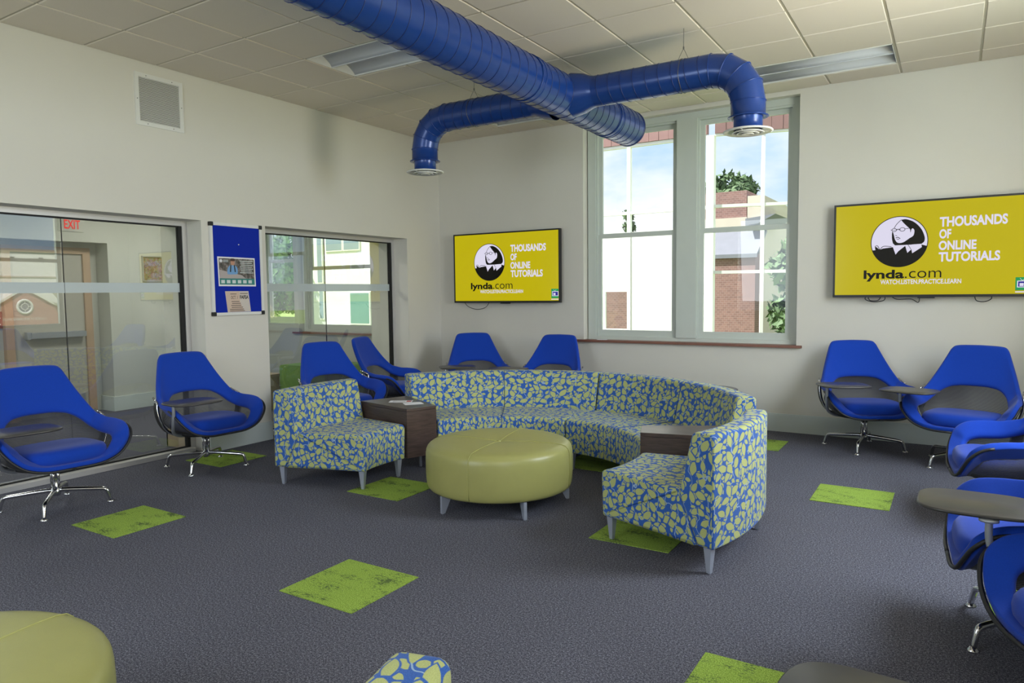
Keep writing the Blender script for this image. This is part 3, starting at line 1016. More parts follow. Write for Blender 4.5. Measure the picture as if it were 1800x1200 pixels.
quad_left(round_poly([(-.115, .115), (.005, .118), (.005, .18), (-.02, .205), (-.08, .208), (-.112, .175)], .02), .0024, .0027).build('shirt_print', 'shirt_print', t)
quad_left([( -.085, .14), (-.072, .14), (-.066, .206), (-.078, .206)], .0028, .003).build('strap_print', 'ink', t)
quad_left([(-.03, .14), (-.018, .14), (-.026, .206), (-.038, .206)], .0028, .003).build('strap_print', 'ink', t)
quad_left(round_poly([(-.072, .205), (-.03, .205), (-.027, .262), (-.075, .262)], .018), .0028, .0031).build('face_print', 'skin_print', t)
quad_left(round_poly([(-.077, .245), (-.025, .245), (-.027, .272), (-.074, .272)], .012), .0032, .0034).build('hair_print', 'hair_print', t)
m = MB(); m.lathe([(.016, .0024), (.016, .0028), (.0005, .0028)], 18)
o = m.build('round_mark', 'paper', t, (0, -.18, .245)); o.rotation_euler = (0, PI / 2, 0)
m = MB()
for k in range(7): m.box(.0024, .0027, .03 + .006 * (k % 3), .185 - .012 * (k % 2), .245 - .019 * k, .252 - .019 * k)
for k in range(2): m.box(.0024, .0027, -.155, -.10, .250 - .014 * k, .256 - .014 * k)
for k in range(6): m.box(.0024, .0027, -.185 + .062 * k, -.145 + .062 * k, .03, .062)
m.build('small_print', flat('pale_print', 206, 214, 214), t)['kind'] = 'stuff'

t = thing('notice_flyer', 'cream notice sheet with FAFSA lettering at the foot of the blue board', 'flyer', (.0185, -3.275, 1.336))
quad_left([(-.125, 0), (.142, .002), (.120, .205), (-.147, .205)], 0, .0012).build('sheet', flat('cream_paper', 206, 196, 188), t)
quad_left([(-.12, .004), (.06, .004), (.02, .10), (.01, .200), (-.143, .200)], .0013, .0017).build('peach_panel', flat('peach_print', 208, 184, 166), t)
obj('lettering', text_mesh('lettering', 'FAFSA', 'ink', (.018, .118, .128, .165), 'left', .03, .0019), t)
obj('lettering', text_mesh('lettering', 'OCT. 1', flat('brown_ink', 84, 66, 58), (-.085, -.01, .128, .160), 'left', .01, .0019), t)
m = MB()
for k, (a, b, z) in enumerate([(-.09, -.02, .178), (.02, .11, .182), (-.08, .01, .104), (-.075, .025, .085), (-.085, .03, .066), (-.08, .05, .047), (-.10, .06, .028), (-.10, .07, .012)]):
    m.box(.0018, .0021, a, b, z - .004, z + .004)
m.build('small_print', flat('grey_ink', 120, 106, 98), t)['kind'] = 'stuff'

# televisions
MAT['scr_yellow'] = screen_mat('screen_yellow', srgb(190, 176, 0), 0.85)
MAT['scr_white'] = screen_mat('screen_lavender_white', srgb(216, 212, 232), 0.9)
MAT['scr_black'] = screen_mat('screen_black', srgb(22, 18, 10), 0.3)
MAT['scr_green'] = screen_mat('screen_green', srgb(28, 150, 84), 0.85)
MAT['scr_blue'] = screen_mat('screen_indigo', srgb(40, 36, 140), 0.85)
def tv(x0, z0, label, dy, cables):
    W_, H_ = 1.605, .905
    t = thing('television', label, 'television', (x0, -.1, z0))
    m = MB(); m.box(0, W_, .0, .045, 0, H_); m.box(.25, W_ - .25, .045, .075, .12, H_ - .15)
    m.build('casing', 'black', t)
    MB().box(.45, W_ - .45, .075, .0985, .25, .65).build('wall_bracket', 'dark_frame', t)
    bz = .018
    s = MB().box(bz, W_ - bz, -.002, .0, bz + .006, H_ - bz).build('screen', 'scr_yellow', t)
    f = MB()
    f.box(0, W_, -.006, 0, 0, bz + .006); f.box(0, W_, -.006, 0, H_ - bz, H_); f.box(0, bz, -.006, 0, bz, H_ - bz); f.box(W_ - bz, W_, -.006, 0, bz, H_ - bz)
    f.build('bezel', 'black', t)
    m = MB(); m.box(W_ / 2 - .07, W_ / 2 + .07, -.004, .02, -.012, 0); m.build('sensor', 'black', t)
    X0, Z0 = .312, 1.367                    # layout measured on the first set
    def T(body, mat, a, b, c, d, bold=0, sp=1.0):
        obj('lettering', text_mesh('lettering', body, mat, (a - X0, b - X0, c - Z0, d - Z0), 'back', bold, -.0032, spacing=sp), s)
    T('THOUSANDS', 'scr_white', 1.207, 1.723, 2.010, 2.102, .036)
    T('OF', 'scr_white', 1.206, 1.300, 1.903, 1.990, .036)
    T('ONLINE', 'scr_white', 1.204, 1.497, 1.797, 1.884, .036)
    T('TUTORIALS', 'scr_white', 1.206, 1.676, 1.691, 1.780, .036)
    T('lynda', 'scr_black', .585, .930, 1.519, 1.628, .032)
    T('.com', 'scr_black', .936, 1.232, 1.546, 1.612, -.005)
    T('WATCH.LISTEN.PRACTICE.LEARN', 'scr_white', .731, 1.389, 1.490, 1.534, .02)
    # round emblem: a reading woman with bobbed hair and round glasses
    ec = (.880 - X0, 1.891 - Z0); er = .24
    def E(px, py): return (ec[0] + (px - 767) / 217 * er, ec[1] - (py - 441) / 191 * er)
    def disc(r, y, mat, nm, k=64):
        MB().prism([(ec[0] + r * math.cos(2 * PI * i / k), ec[1] + r * math.sin(2 * PI * i / k)) for i in range(k)], 'y', y, y + .0002).build(nm, mat, em)
    em = obj('emblem', None, s)
    disc(er, -.0026, 'scr_black', 'emblem_ring'); disc(er * .972, -.0030, 'scr_white', 'emblem_field')
    def P(pts, mat, nm, y=-.0034):
        MB().prism([E(*p) for p in pts], 'y', y, y + .0002).build(nm, mat, em)
    def Cc(pts, per=6): return [(p.x, p.y) for p in catmull([(a, b, 0) for a, b in pts], per)]
    P(Cc([(778, 278), (820, 276), (880, 302), (930, 352), (956, 410), (955, 445), (935, 463)]) + [(862, 465)] + Cc([(862, 410), (876, 395), (880, 362), (868, 346), (858, 352), (852, 376), (846, 350), (822, 326), (796, 300)]), 'scr_black', 'hair_print')
    P([(714, 362), (722, 372)] + Cc([(728, 392), (738, 426), (760, 449), (800, 446), (848, 416)]) + [(864, 408), (864, 466), (738, 467)] + Cc([(722, 452), (714, 420), (712, 385)]), 'scr_black', 'hair_print')
    low = []
    for k in range(30):
        a = R(-12 - 150 * k / 29)
        low.append((767 + 213 * math.cos(a), 441 - 188 * math.sin(a)))
    P(low + [(588, 498), (583, 470), (600, 478), (622, 497), (644, 488), (722, 480), (744, 537), (764, 512), (815, 474), (832, 527), (862, 500), (868, 531), (938, 488), (935, 468)], 'scr_black', 'clothes_and_book_print')
    P([(815, 474), (820, 470), (850, 498), (832, 526)], 'scr_white', 'collar_print', -.0038)
    P([(862, 498), (910, 466), (936, 484), (868, 530)], 'scr_white', 'collar_print', -.0038)
    m = MB()
    def line(pts, w=2.2):
        q = [E(*p) for p in pts]
        m.tube([(a, -.0036, b) for a, b in q], w / 217 * er, 5)
    for cx_, cy_2, rx, ry in ((729, 352, 17, 12), (790, 350, 20, 13)):
        line([(cx_ + rx * math.cos(2 * PI * k / 20), cy_2 + ry * math.sin(2 * PI * k / 20)) for k in range(21)], 2.4)
    line([(746, 350), (758, 346), (770, 349)]); line([(810, 347), (850, 343)]); line([(702, 350), (712, 352)])
    line([(718, 352), (779, 351)], 1.6)
    line(Cc([(778, 280), (748, 308), (728, 338)]), 2.4)
    line([(738, 392), (752, 397)]); line([(742, 412), (758, 407), (776, 418)], 3.2); line([(748, 420), (768, 424)])
    line([(720, 482), (728, 512)], 1.5); line(Cc([(622, 497), (650, 472), (712, 476)]), 2.6); line(Cc([(584, 470), (604, 466), (622, 497)]), 2.6)
    line([(826, 452), (858, 500)], 2.0)
    m.build('line_print', 'scr_black', em)['kind'] = 'stuff'
    P([(866 + 6 * math.cos(2 * PI * k / 12), 398 + 6 * math.sin(2 * PI * k / 12)) for k in range(12)], 'scr_white', 'earring_print', -.004)
    # little green channel mark in the lower right corner
    ic = obj('corner_icon', None, s)
    bx = (W_ - bz - .105, W_ - bz - .004)
    def Q(a, b, c, d, y, mat, nm):
        MB().box(a, b, y, y + .0002, c, d).build(nm, mat, ic)
    Q(bx[0], bx[1], .055, .17, -.0026, 'scr_green', 'icon_field'); Q(bx[0] + .012, bx[1], .080, .140, -.0030, 'scr_white', 'icon_set'); Q(bx[0] + .02, bx[1] - .008, .087, .133, -.0034, 'scr_blue', 'icon_picture')
    m = MB(); c_ = (bx[0] + bx[1]) / 2
    m.tube([(c_, -.0032, .140), (c_ - .018, -.0032, .160)], .0015, 4); m.tube([(c_, -.0032, .140), (c_ + .018, -.0032, .160)], .0015, 4); m.build('icon_antenna', 'scr_white', ic)
    Q(bx[0] + .03, bx[0] + .06, .092, .118, -.0037, 'scr_white', 'icon_figure'); Q(bx[0], bx[1], .036, .046, -.0028, 'scr_white', 'icon_caption')
    for pts in cables:
        MB().tube([(p.x, p.y, p.z) for p in catmull(pts, 8)], .004, 6).build('cable', 'black', t)
    return t
tv(.312, 1.367, 'wall-mounted television with a yellow screen, left of the window', 0,
   [[(.13, .03, .02), (.20, .03, -.05), (.34, .03, -.088), (.48, .03, -.06), (.55, .03, .02)]])
tv(4.985, 1.412, 'wall-mounted television with a yellow screen, right of the window', 0,
   [[(.30, .03, .02), (.29, .03, -.02), (.36, .03, -.045), (.45, .03, -.03), (.46, .03, .02)], [(.31, .035, .02), (.33, .035, -.03), (.40, .035, -.03), (.43, .035, .02)],
    [(.50, .03, .02), (.56, .03, -.02), (.68, .03, -.02), (.74, .03, -.05), (.75, .03, .02)], [(1.18, .03, .02), (1.20, .03, -.035), (1.26, .03, -.045), (1.31, .03, -.02), (1.31, .03, .02)]])

# ================================================================== furniture
# ---- leaf-patterned ring seating
def sweep_profile(prof, th0, th1, O2, name, mat, steps=14, bev=.016):
    """profile (r,z) swept about the ring centre; O2 = local offset of the ring centre; uv in metres"""
    n = len(prof)
    arc = [0]
    for i in range(n):
        a, b = prof[i], prof[(i + 1) % n]
        arc.append(arc[-1] + math.hypot(b[0] - a[0], b[1] - a[1]))
    vs, fs, uvs = [], [], []
    for s in range(steps + 1):
        th = th0 + (th1 - th0) * s / steps
        for (r, z) in prof:
            vs.append((O2[0] + r * math.cos(th), O2[1] + r * math.sin(th), z))
    rm = 1.5
    for s in range(steps):
        for k in range(n):
            k2 = (k + 1) % n
            fs.append((s * n + k, s * n + k2, (s + 1) * n + k2, (s + 1) * n + k))
            rr = (prof[k][0] + prof[k2][0]) / 2
            u0, u1 = s / steps * (th1 - th0) * 1.38, (s + 1) / steps * (th1 - th0) * 1.38
            uvs.append([(u0, arc[k]), (u0, arc[k + 1]), (u1, arc[k + 1]), (u1, arc[k])])
    fs.append(tuple(range(n))); uvs.append([(prof[k][0], prof[k][1]) for k in range(n)])
    fs.append(tuple(steps * n + k for k in range(n - 1, -1, -1))); uvs.append([(prof[k][0] + 2, prof[k][1]) for k in range(n - 1, -1, -1)])
    me = bpy.data.meshes.new(name)
    me.from_pydata(vs, [], fs)
    ul = me.uv_layers.new(name='UVMap')
    i = 0
    for uvp in uvs:
        for uv in uvp:
            ul.data[i].uv = uv; i += 1
    me.polygons.foreach_set('use_smooth', [True] * len(fs))
    bm = bmesh.new(); bm.from_mesh(me)
    bmesh.ops.recalc_face_normals(bm, faces=bm.faces)
    caps = [f for f in bm.faces if len(f.verts) > 4]
    ed = list({e for f in caps for e in f.edges})
    bmesh.ops.bevel(bm, geom=ed, offset=bev, segments=3, affect='EDGES', profile=.6)
    for f in bm.faces: f.smooth = len(f.verts) <= 4
    bm.to_mesh(me); bm.free()
    me.materials.append(MAT[mat])
    return me

R_IN, R_OUT = 1.035, 1.83
seat_prof = round_poly([(R_IN + .012, .148), (R_IN, .432), (1.605, .425), (1.73, .148)], [.012, .045, .004, .004], 5)
back_prof = round_poly([(1.61, .40), (1.695, .755), (R_OUT, .755), (R_OUT, .148), (1.735, .148)], [.012, .035, .035, .012, .004], 5)
def tapered_leg(mb, x, y, z1, ang, a=.040, b=.022):
    ca, sa = math.cos(ang), math.sin(ang)
    def sq(s, z): return [(x + (dx * ca - dy * sa) * s, y + (dx * sa + dy * ca) * s, z) for dx, dy in ((-1, -1), (1, -1), (1, 1), (-1, 1))]
    mb.rings([sq(b / 2, 0.004), sq(a / 2 * 1.15, z1)], False, True)
    mb.lathe([(.0005, 0), (.009, 0), (.009, .005)], 8, x, y)
    return mb
def ring_seat(name, O, a0, a1, label, cat, seams=0):
    th0, th1 = R(a0), R(a1)
    tm = (th0 + th1) / 2
    base = (O[0] + 1.4 * math.cos(tm), O[1] + 1.4 * math.sin(tm))
    t = thing(name, label, cat, (base[0], base[1], 0), 0, 'leaf-patterned ring seating')
    O2 = (O[0] - base[0], O[1] - base[1])
    steps = max(8, int(abs(a1 - a0) / 3))
    obj('seat', sweep_profile(seat_prof, th0, th1, O2, 'seat', 'leaf_fabric', steps), t)
    obj('backrest', sweep_profile(back_prof, th0, th1, O2, 'backrest', 'leaf_fabric', steps), t)
    ang = [(a0, 1), (a1, -1)]
    for a, s in ang:
        for r in (R_IN + .05, R_OUT - .05):
            th = R(a) + s * .045 / r * math.copysign(1, a1 - a0)
            m = MB(); tapered_leg(m, O2[0] + r * math.cos(th), O2[1] + r * math.sin(th), .152, th)
            m.build('leg', 'leg_alu', t)
    for k in range(seams):
        th = th0 + (th1 - th0) * (k + 1) / (seams + 1)
        m = MB()
        pts = [(r, z) for r, z in seat_prof if r < 1.6] 
        path = sorted([p for p in seat_prof if p[0] < R_IN + .03 and p[1] < .40], key=lambda p: p[1]) + sorted([p for p in seat_prof if p[1] >= .40 and p[0] < 1.6], key=lambda p: p[0]) + [(1.607, .43)] + sorted([p for p in back_prof if p[1] > .41 and p[0] < 1.72], key=lambda p: p[1])
        m.tube([(O2[0] + (r - .0015) * math.cos(th), O2[1] + (r - .0015) * math.sin(th), z + .0015) for r, z in path], .0028, 5)
        m.build('seam', MAT['stitch_blue'], t)
    return t
MAT['stitch_blue'] = flat('seam_thread', 46, 84, 150, 0.8)
RING = (3.25, -3.60)
ring_seat('wedge_chair', RING, 168.6, 196.0, 'leaf-patterned armless wedge chair at the left end of the ring', 'chair')
ring_seat('wedge_chair', RING, 11.5, -18.8, 'leaf-patterned armless wedge chair at the right end of the ring', 'chair')
ring_seat('curved_sofa', RING, 151.0, 89.4, 'left half of the curved leaf-patterned sofa, beside the paper-strewn wedge table', 'sofa', 1)
ring_seat('curved_sofa', RING, 89.0, 28.0, 'right half of the curved leaf-patterned sofa, nearest the window', 'sofa', 1)
RING2 = (3.39, -7.13)
ring_seat('wedge_chair', RING2, 15.0, -14.0, 'leaf-patterned seat back just peeking in at the bottom edge', 'chair')

def wedge_table(O, a0, a1, label):
    th0, th1 = R(a0), R(a1); tm = (th0 + th1) / 2
    base = (O[0] + 1.35 * math.cos(tm), O[1] + 1.35 * math.sin(tm))
    t = thing('wedge_table', label, 'table', (base[0], base[1], 0), 0, 'dark wedge tables of the ring')
    def pt(r, th): return (O[0] + r * math.cos(th) - base[0], O[1] + r * math.sin(th) - base[1])
    g_ = .006
    r0, r1 = R_IN + .0, 1.70
    c = [pt(r0, th0), pt(r1, th0), pt(r1, th1), pt(r0, th1)]
    me = MB().prism(c, 'z', .532, .558).mesh('table_top', 'walnut')
    obj('table_top', bake(me, ('BEVEL', dict(width=.002, segments=2))), t)
    d = .022
    def panel(p, q, nm):
        p, q = Vector(p), Vector(q); e = (q - p).normalized(); nrm = Vector((-e.y, e.x))
        ctr = Vector((sum(x for x, _ in c) / 4, sum(y for _, y in c) / 4))
        if nrm.dot(ctr - p) < 0: nrm = -nrm
        MB().prism([tuple(p), tuple(q), tuple(q + nrm * d), tuple(p + nrm * d)], 'z', .148, .531).build(nm, 'walnut', t)
    panel(c[0], c[3], 'front_panel'); panel(c[0], c[1], 'side_panel'); panel(c[3], c[2], 'side_panel')
    for q in ((r0 + .22, th0), (r0 + .22, th1), (r1 - .12, th0), (r1 - .12, th1)):
        s_ = 1 if q[1] == th0 else -1
        p_ = pt(q[0], q[1] + s_ * math.copysign(.06, th1 - th0) / q[0])
        MB().lathe([(.0005, 0), (.014, 0), (.014, .15), (.0005, .15)], 12, p_[0], p_[1]).build('foot', 'leg_alu', t)
    return t
wedge_table(RING, 152.0, 167.6, 'dark walnut wedge table with papers, left of the sofa')
wedge_table(RING, 12.5, 27.0, 'dark walnut wedge table tucked behind the right-hand wedge chair')
def paper(x, y, z, rz, w, h, label, red=False):
    t = thing('paper_sheet', label, 'paper', (x, y, z), rz)
    MB().box(-w / 2, w / 2, -h / 2, h / 2, 0, .0015).build('sheet', 'paper', t)
    if red:
        MB().box(w / 2 - .05, w / 2 - .01, -h / 2 + .015, h / 2 - .02, .0016, .0019).build('red_print', flat('red_print', 190, 70, 70), t)
        m = MB()
        for k in range(4): m.box(-w / 2 + .03, w / 2 - .06, -h / 2 + .02 + .018 * k, -h / 2 + .027 + .018 * k, .0016, .0019)
        m.build('small_print', flat('soft_grey_print', 170, 165, 165), t)['kind'] = 'stuff'
    return t
paper(1.93, -3.09, .5585, .55, .20, .10, 'printed slip with a red corner on the left wedge table', True)
paper(2.10, -3.13, .5585, .9, .16, .12, 'blank white sheet on the left wedge table')
paper(2.42, .02, .917, .2, .12, .07, 'small white papers left on the window sill')

# ---- round ottomans
def ottoman(x, y, r, rot, label, grp):
    t = thing('round_ottoman', label, 'ottoman', (x, y, 0), R(rot), grp)
    n = 60
    z0, z1 = .118, .445
    prof = [(.0005, z0), (r - .05, z0), (r - .03, z0 + .004), (r - .012, z0 + .018), (r - .004, z0 + .05), (r, z0 + .16), (r - .002, z1 - .06), (r - .012, z1 - .032), (r - .035, z1 - .012), (r - .07, z1 - .003), (r - .14, z1 + .002), (r * .5, z1 + .003), (.12, z1 - .002), (.04, z1 - .010), (.0005, z1 - .016)]
    me = MB().lathe(prof, n).mesh('cushion', 'leather')
    obj('cushion', bake(me, ('SUBSURF', dict(levels=1, render_levels=1))), t)
    sp = [p for p in prof if p[1] > z0 + .05][::-1] + [(r, z0 + .12), (r - .003, z0 + .05), (r - .012, z0 + .018)]
    for k in range(4):
        a = PI / 2 * k + R(-80 - rot)
        m = MB().tube([((q[0] + .0006) * math.cos(a), (q[0] + .0006) * math.sin(a), q[1] + .0004) for q in sp], .0024, 5)
        m.build('seam', 'stitch', t)
    MB().lathe([(.0005, z1 - .002), (.010, z1 - .005), (.014, z1 - .014)], 14).build('button', 'leather', t)
    for k in range(5):
        a = 2 * PI * k / 5
        m = MB()
        rr = r - .055
        # radial blade leg
        ca, sa = math.cos(a), math.sin(a)
        def q(u, w, z): return (u * ca - w * sa, u * sa + w * ca, z)
        b0, b1, tt = .025, .085, .011
        rings = [[q(rr + .028 - b, w, z) for b, w in ((0, -tt), (0, tt), (bw, tt), (bw, -tt))] for bw, z in ((b0, .004), (b1, .122))]
        m.rings(rings, False, True)
        m.lathe([(.0005, 0), (.009, 0), (.009, .005)], 8, q(rr + .016, 0, 0)[0], q(rr + .016, 0, 0)[1])
        m.build('leg', 'leg_alu', t)
    return t
ottoman(3.26, -3.565, .53, -37.5, 'round olive green leather ottoman in the middle of the ring', 'round green ottomans')
ottoman(3.58, -7.10, .53, 10, 'round olive green ottoman cut off at the lower left corner', 'round green ottomans')

# ---- royal blue swivel lounge chairs
def chair_meshes():
    Oh = [(0, -.335, .335), (.16, -.335, .338), (.28, -.325, .372), (.355, -.31, .435), (.40, -.28, .505), (.412, -.215, .562), (.402, -.11, .583), (.382, .0, .590), (.352, .10, .625), (.312, .185, .715), (.270, .255, .82), (.236, .305, .91), (.212, .332, .965), (.165, .346, .993), (0, .352, 1.0)]
    Ih = [(0, -.262, .345), (.15, -.262, .350), (.235, -.255, .385), (.280, -.236, .428), (.308, -.212, .462), (.318, -.160, .482), (.316, -.09, .488), (.308, -.01, .497), (.284, .07, .532), (.242, .14, .592), (.185, .185, .632), (.125, .20, .645), (.085, .205, .649), (.045, .208, .650), (0, .209, .650)]
    Bh = [(0, -.22, .330), (.15, -.22, .330), (.20, -.20, .333), (.25, -.17, .337), (.27, -.12, .342), (.28, -.06, .345), (.275, 0, .347), (.265, .05, .35), (.24, .11, .355), (.20, .155, .36), (.15, .18, .365), (.10, .192, .367), (.07, .195, .368), (.03, .197, .368), (0, .198, .368)]
    per = 4
    def full(h):
        c = catmull(h, per)
        left = [Vector((-p.x, p.y, p.z)) for p in c]
        return left[:0] + [Vector((-p.x, p.y, p.z)) for p in c[:-1]] + c[::-1]   # left front -> top -> right front
    O_, I_, B_ = full(Oh), full(Ih), full(Bh)
    N = len(O_)
    ctr = Vector((0, 0, .55))
    # upholstered band (closed at the front under the cushion)
    rows = []
    J = 7
    for k in range(N):
        o, i = O_[k], I_[k]
        row = []
        for j in range(J):
            t = j / (J - 1)
            p = i.lerp(o, t)
            # bow the back panel rearwards and roll the arms
            wdt = (o - i).length
            outw = Vector((p.x, p.y - .0, 0)); 
            outw = outw.normalized() if outw.length > 1e-4 else Vector((0, 1, 0))
            bow = math.sin(PI * t) * min(.020, wdt * .12)
            p = p + outw * bow * (1 if p.z < .62 else .6) + Vector((0, 0, .02 * math.sin(PI * t) if o.z < .62 and o.z > .5 else 0))
            row.append(p)
        rows.append(row)
    m = MB().grid(rows)
    me = m.mesh('shell', 'blue')
    bm = bmesh.new(); bm.from_mesh(me)
    bmesh.ops.remove_doubles(bm, verts=bm.verts, dist=1e-5)
    bmesh.ops.recalc_face_normals(bm, faces=bm.faces)
    bm.to_mesh(me); bm.free()
    shell = bake(me, ('SOLIDIFY', dict(thickness=.046, offset=0)), ('SUBSURF', dict(levels=1, render_levels=1)))
    # dark rim just outside the band
    rim = [MB(), MB()]
    rp = []
    for k in range(N):
        o, i = O_[k], I_[k]
        d = (o - i).normalized()
        outw = Vector((o.x, o.y, 0)).normalized() if Vector((o.x, o.y, 0)).length > 1e-4 else Vector((0, 1, 0))
        rp.append(o - d * .010 + outw * .020 + Vector((0, 0, -.010)))
    for q, half in enumerate((rp[:N // 2], rp[N // 2:][::-1])):
        rim[q].tube([p for p in half if p.z < .56], .009, 6, True, False)
    rim_me = [r_.mesh('rim', 'dark_frame') for r_ in rim]
    # mesh shell, uv for the weave
    rows = []
    K = 6
    for k in range(N):
        i, b = I_[k], B_[k]
        d = (O_[k] - i).normalized()
        row = []
        for j in range(K):
            t = j / (K - 1)
            p = (i + d * .02).lerp(b, t)
            outw = Vector((p.x, p.y, 0)).normalized() if Vector((p.x, p.y, 0)).length > 1e-4 else Vector((0, 1, 0))
            p = p + outw * (.055 * math.sin(PI * t) + .012 * (1 - t))
            row.append(p)
        rows.append(row)
    mm = MB().grid(rows).mesh('mesh_shell', 'mesh', fix=False)
    ul = mm.uv_layers.new(name='UVMap')
    for p in mm.polygons:
        for li, vi in zip(p.loop_indices, p.vertices):
            ul.data[li].uv = (vi // K / N, mm.vertices[vi].co.z)
    # pan below
    pan = MB()
    pan.rings([superellipse(.10, .10, 40, 2.4, 0, -.02, .300), superellipse(.24, .20, 40, 2.6, 0, -.02, .308), superellipse(.285, .245, 40, 2.8, 0, -.03, .330), superellipse(.28, .24, 40, 2.8, 0, -.03, .348)])
    pan_me = pan.mesh('seat_pan', 'dark_frame')
    # cushion
    cu = MB()
    rr = []
    for s, z in ((.80, .352), (.93, .358), (.99, .378), (1.0, .402), (.985, .425), (.94, .445), (.86, .456), (.70, .462), (.40, .462), (.1, .460)):
        ring = superellipse(.285 * s, .272 * s, 44, 3.2, 0, -.055, z)
        ring = [(x, y, zz + .03 * max(0, -(y + .1)) * (1 if zz > .4 else .3) - .04 * max(0, (y - .0)) * (1 if zz > .4 else .3)) for x, y, zz in ring]
        rr.append(ring)
    cu.rings(rr)
    cu_me = cu.mesh('cushion', 'blue')
    # side brackets: dark strap with a bright edge
    def bracket(sg):
        pts = catmull([(sg * .10, .03, .318), (sg * .24, .04, .318), (sg * .325, .055, .365), (sg * .370, .07, .450), (sg * .382, .085, .540), (sg * .372, .095, .598)], 5)
        b = MB(); rows = []
        for p in pts:
            w = .030
            rows.append([p + Vector((0, -w, 0)), p + Vector((0, w, 0))])
        g = MB().grid(rows).mesh('side_bracket', 'dark_frame')
        return bake(g, ('SOLIDIFY', dict(thickness=.016, offset=0)))
    def edge(sg):
        pts = catmull([(sg * .10, .0, .312), (sg * .245, .008, .312), (sg * .332, .022, .361), (sg * .379, .036, .450), (sg * .392, .052, .540), (sg * .386, .062, .600)], 5)
        m = MB().tube(pts, .0075, 7)
        m.tube([(sg * .386, .062, .600), (sg * .365, .16, .640)], .0085, 7)
        return m.mesh('bracket_edge', 'chrome')
    # column, legs, feet
    col = MB()
    col.lathe([(.0005, .085), (.030, .085), (.034, .095), (.034, .128), (.022, .140), (.022, .300), (.060, .306), (.060, .312), (.0005, .312)], 20)
    for k in range(4):
        a = PI / 2 * k + PI / 4
        col.tube([(.022 * math.cos(a), .022 * math.sin(a), .13), (.022 * math.cos(a), .022 * math.sin(a), .30)], .010, 8)
    col_me = col.mesh('column', 'chrome')
    lg = MB()
    pts = catmull([(.02, 0, .122), (.10, 0, .118), (.24, 0, .106), (.302, 0, .099), (.322, 0, .086), (.334, 0, .050), (.344, 0, .012)], 4)
    lg.tube(pts, [.0165 - .004 * i / (len(pts) - 1) for i in range(len(pts))], 10)
    leg_me = lg.mesh('leg', 'chrome')
    ft = MB().lathe([(.0005, 0), (.024, 0), (.026, .004), (.014, .012), (.010, .020), (.0005, .020)], 16, .345, 0)
    foot_me = ft.mesh('foot', 'chrome')
    # tablet arm and tablet
    ta = MB().tube(catmull([(-.03, .02, .318), (-.16, -.03, .316), (-.29, -.10, .330), (-.375, -.155, .375), (-.415, -.225, .45), (-.425, -.255, .54), (-.425, -.26, .628)], 6), .0135, 10)
    ta.lathe([(.0005, .622), (.034, .622), (.034, .632), (.0005, .632)], 14, -.425, -.26)
    ta_me = ta.mesh('tablet_arm', 'alu')
    tb = MB()
    def te(s, z): return superellipse(.212 * s, .178 * s, 56, 3.6, 0, 0, z)
    tb.rings([te(.93, .632), te(.985, .635), te(1.0, .640), te(.995, .645), te(.97, .648)])
    tb_me = tb.mesh('tablet', 'tablet')
    return dict(shell=shell, rim=rim_me, mesh_shell=mm, seat_pan=pan_me, cushion=cu_me, br=[bracket(-1), bracket(1)], ed=[edge(-1), edge(1)], column=col_me, leg=leg_me, foot=foot_me, tablet_arm=ta_me, tablet=tb_me)
CM = chair_meshes()
def lounge_chair(x, y, face, base, tablet, label, tab=(-.32, -.36, 0)):
    """face: heading of the sitter in degrees; base: heading of one star leg"""
    rz = R(face + 90)
    t = thing('lounge_chair', label, 'chair', (x, y, 0), rz, 'royal blue swivel lounge chairs')
    obj('shell', CM['shell'], t); obj('rim', CM['rim'][0], t); obj('rim', CM['rim'][1], t); obj('mesh_shell', CM['mesh_shell'], t)
    obj('seat_pan', CM['seat_pan'], t); obj('cushion', CM['cushion'], t)
    for k in (0, 1):
        b = obj('side_bracket', CM['br'][k], t); obj('bracket_edge', CM['ed'][k], b)
    obj('column', CM['column'], t)
    for k in range(4):
        l_ = obj('leg', CM['leg'], t, None, (0, 0, R(base + 90 * k) - rz))
        obj('foot', CM['foot'], l_)
    if tablet:
        obj('tablet_arm', CM['tablet_arm'], t)
        obj('tablet', CM['tablet'], t, (tab[0], tab[1], 0), (0, 0, R(tab[2])))
    return t
lounge_chair(.575, -5.285, -3, -37, True, 'blue lounge chair nearest the left edge, before the large glass partition')
lounge_chair(.445, -3.985, -3, -55, True, 'blue lounge chair standing below the bulletin board')
lounge_chair(.61, -2.545, -14, -30, False, 'left one of the two blue chairs behind the left wedge chair')
lounge_chair(.40, -1.56, 18, -20, False, 'blue lounge chair turned side-on by the room corner')
lounge_chair(1.10, -.70, -44, -60, True, 'blue lounge chair under the left television, left of a pair')
lounge_chair(2.08, -.72, -86, -60, True, 'blue lounge chair under the left end of the window sill')
lounge_chair(5.325, -.45, -64, -3, True, 'blue lounge chair under the right television, nearer the window')
lounge_chair(6.12, -.77, -106, -45, True, 'blue lounge chair under the right end of the right television')
lounge_chair(6.36, -2.42, 186, 45, False, 'blue lounge chair seen from the side at the right edge, farthest of the row')
lounge_chair(6.36, -4.134, 184, 45, False, 'blue lounge chair at the right edge behind the big grey tablet')
lounge_chair(6.56, -4.90, 205, 45, True, 'blue lounge chair at the right edge carrying the big grey tablet', (-.58, -.22, 65))
lounge_chair(6.23, -6.61, 178, 45, True, 'nearest blue lounge chair in the lower right corner')

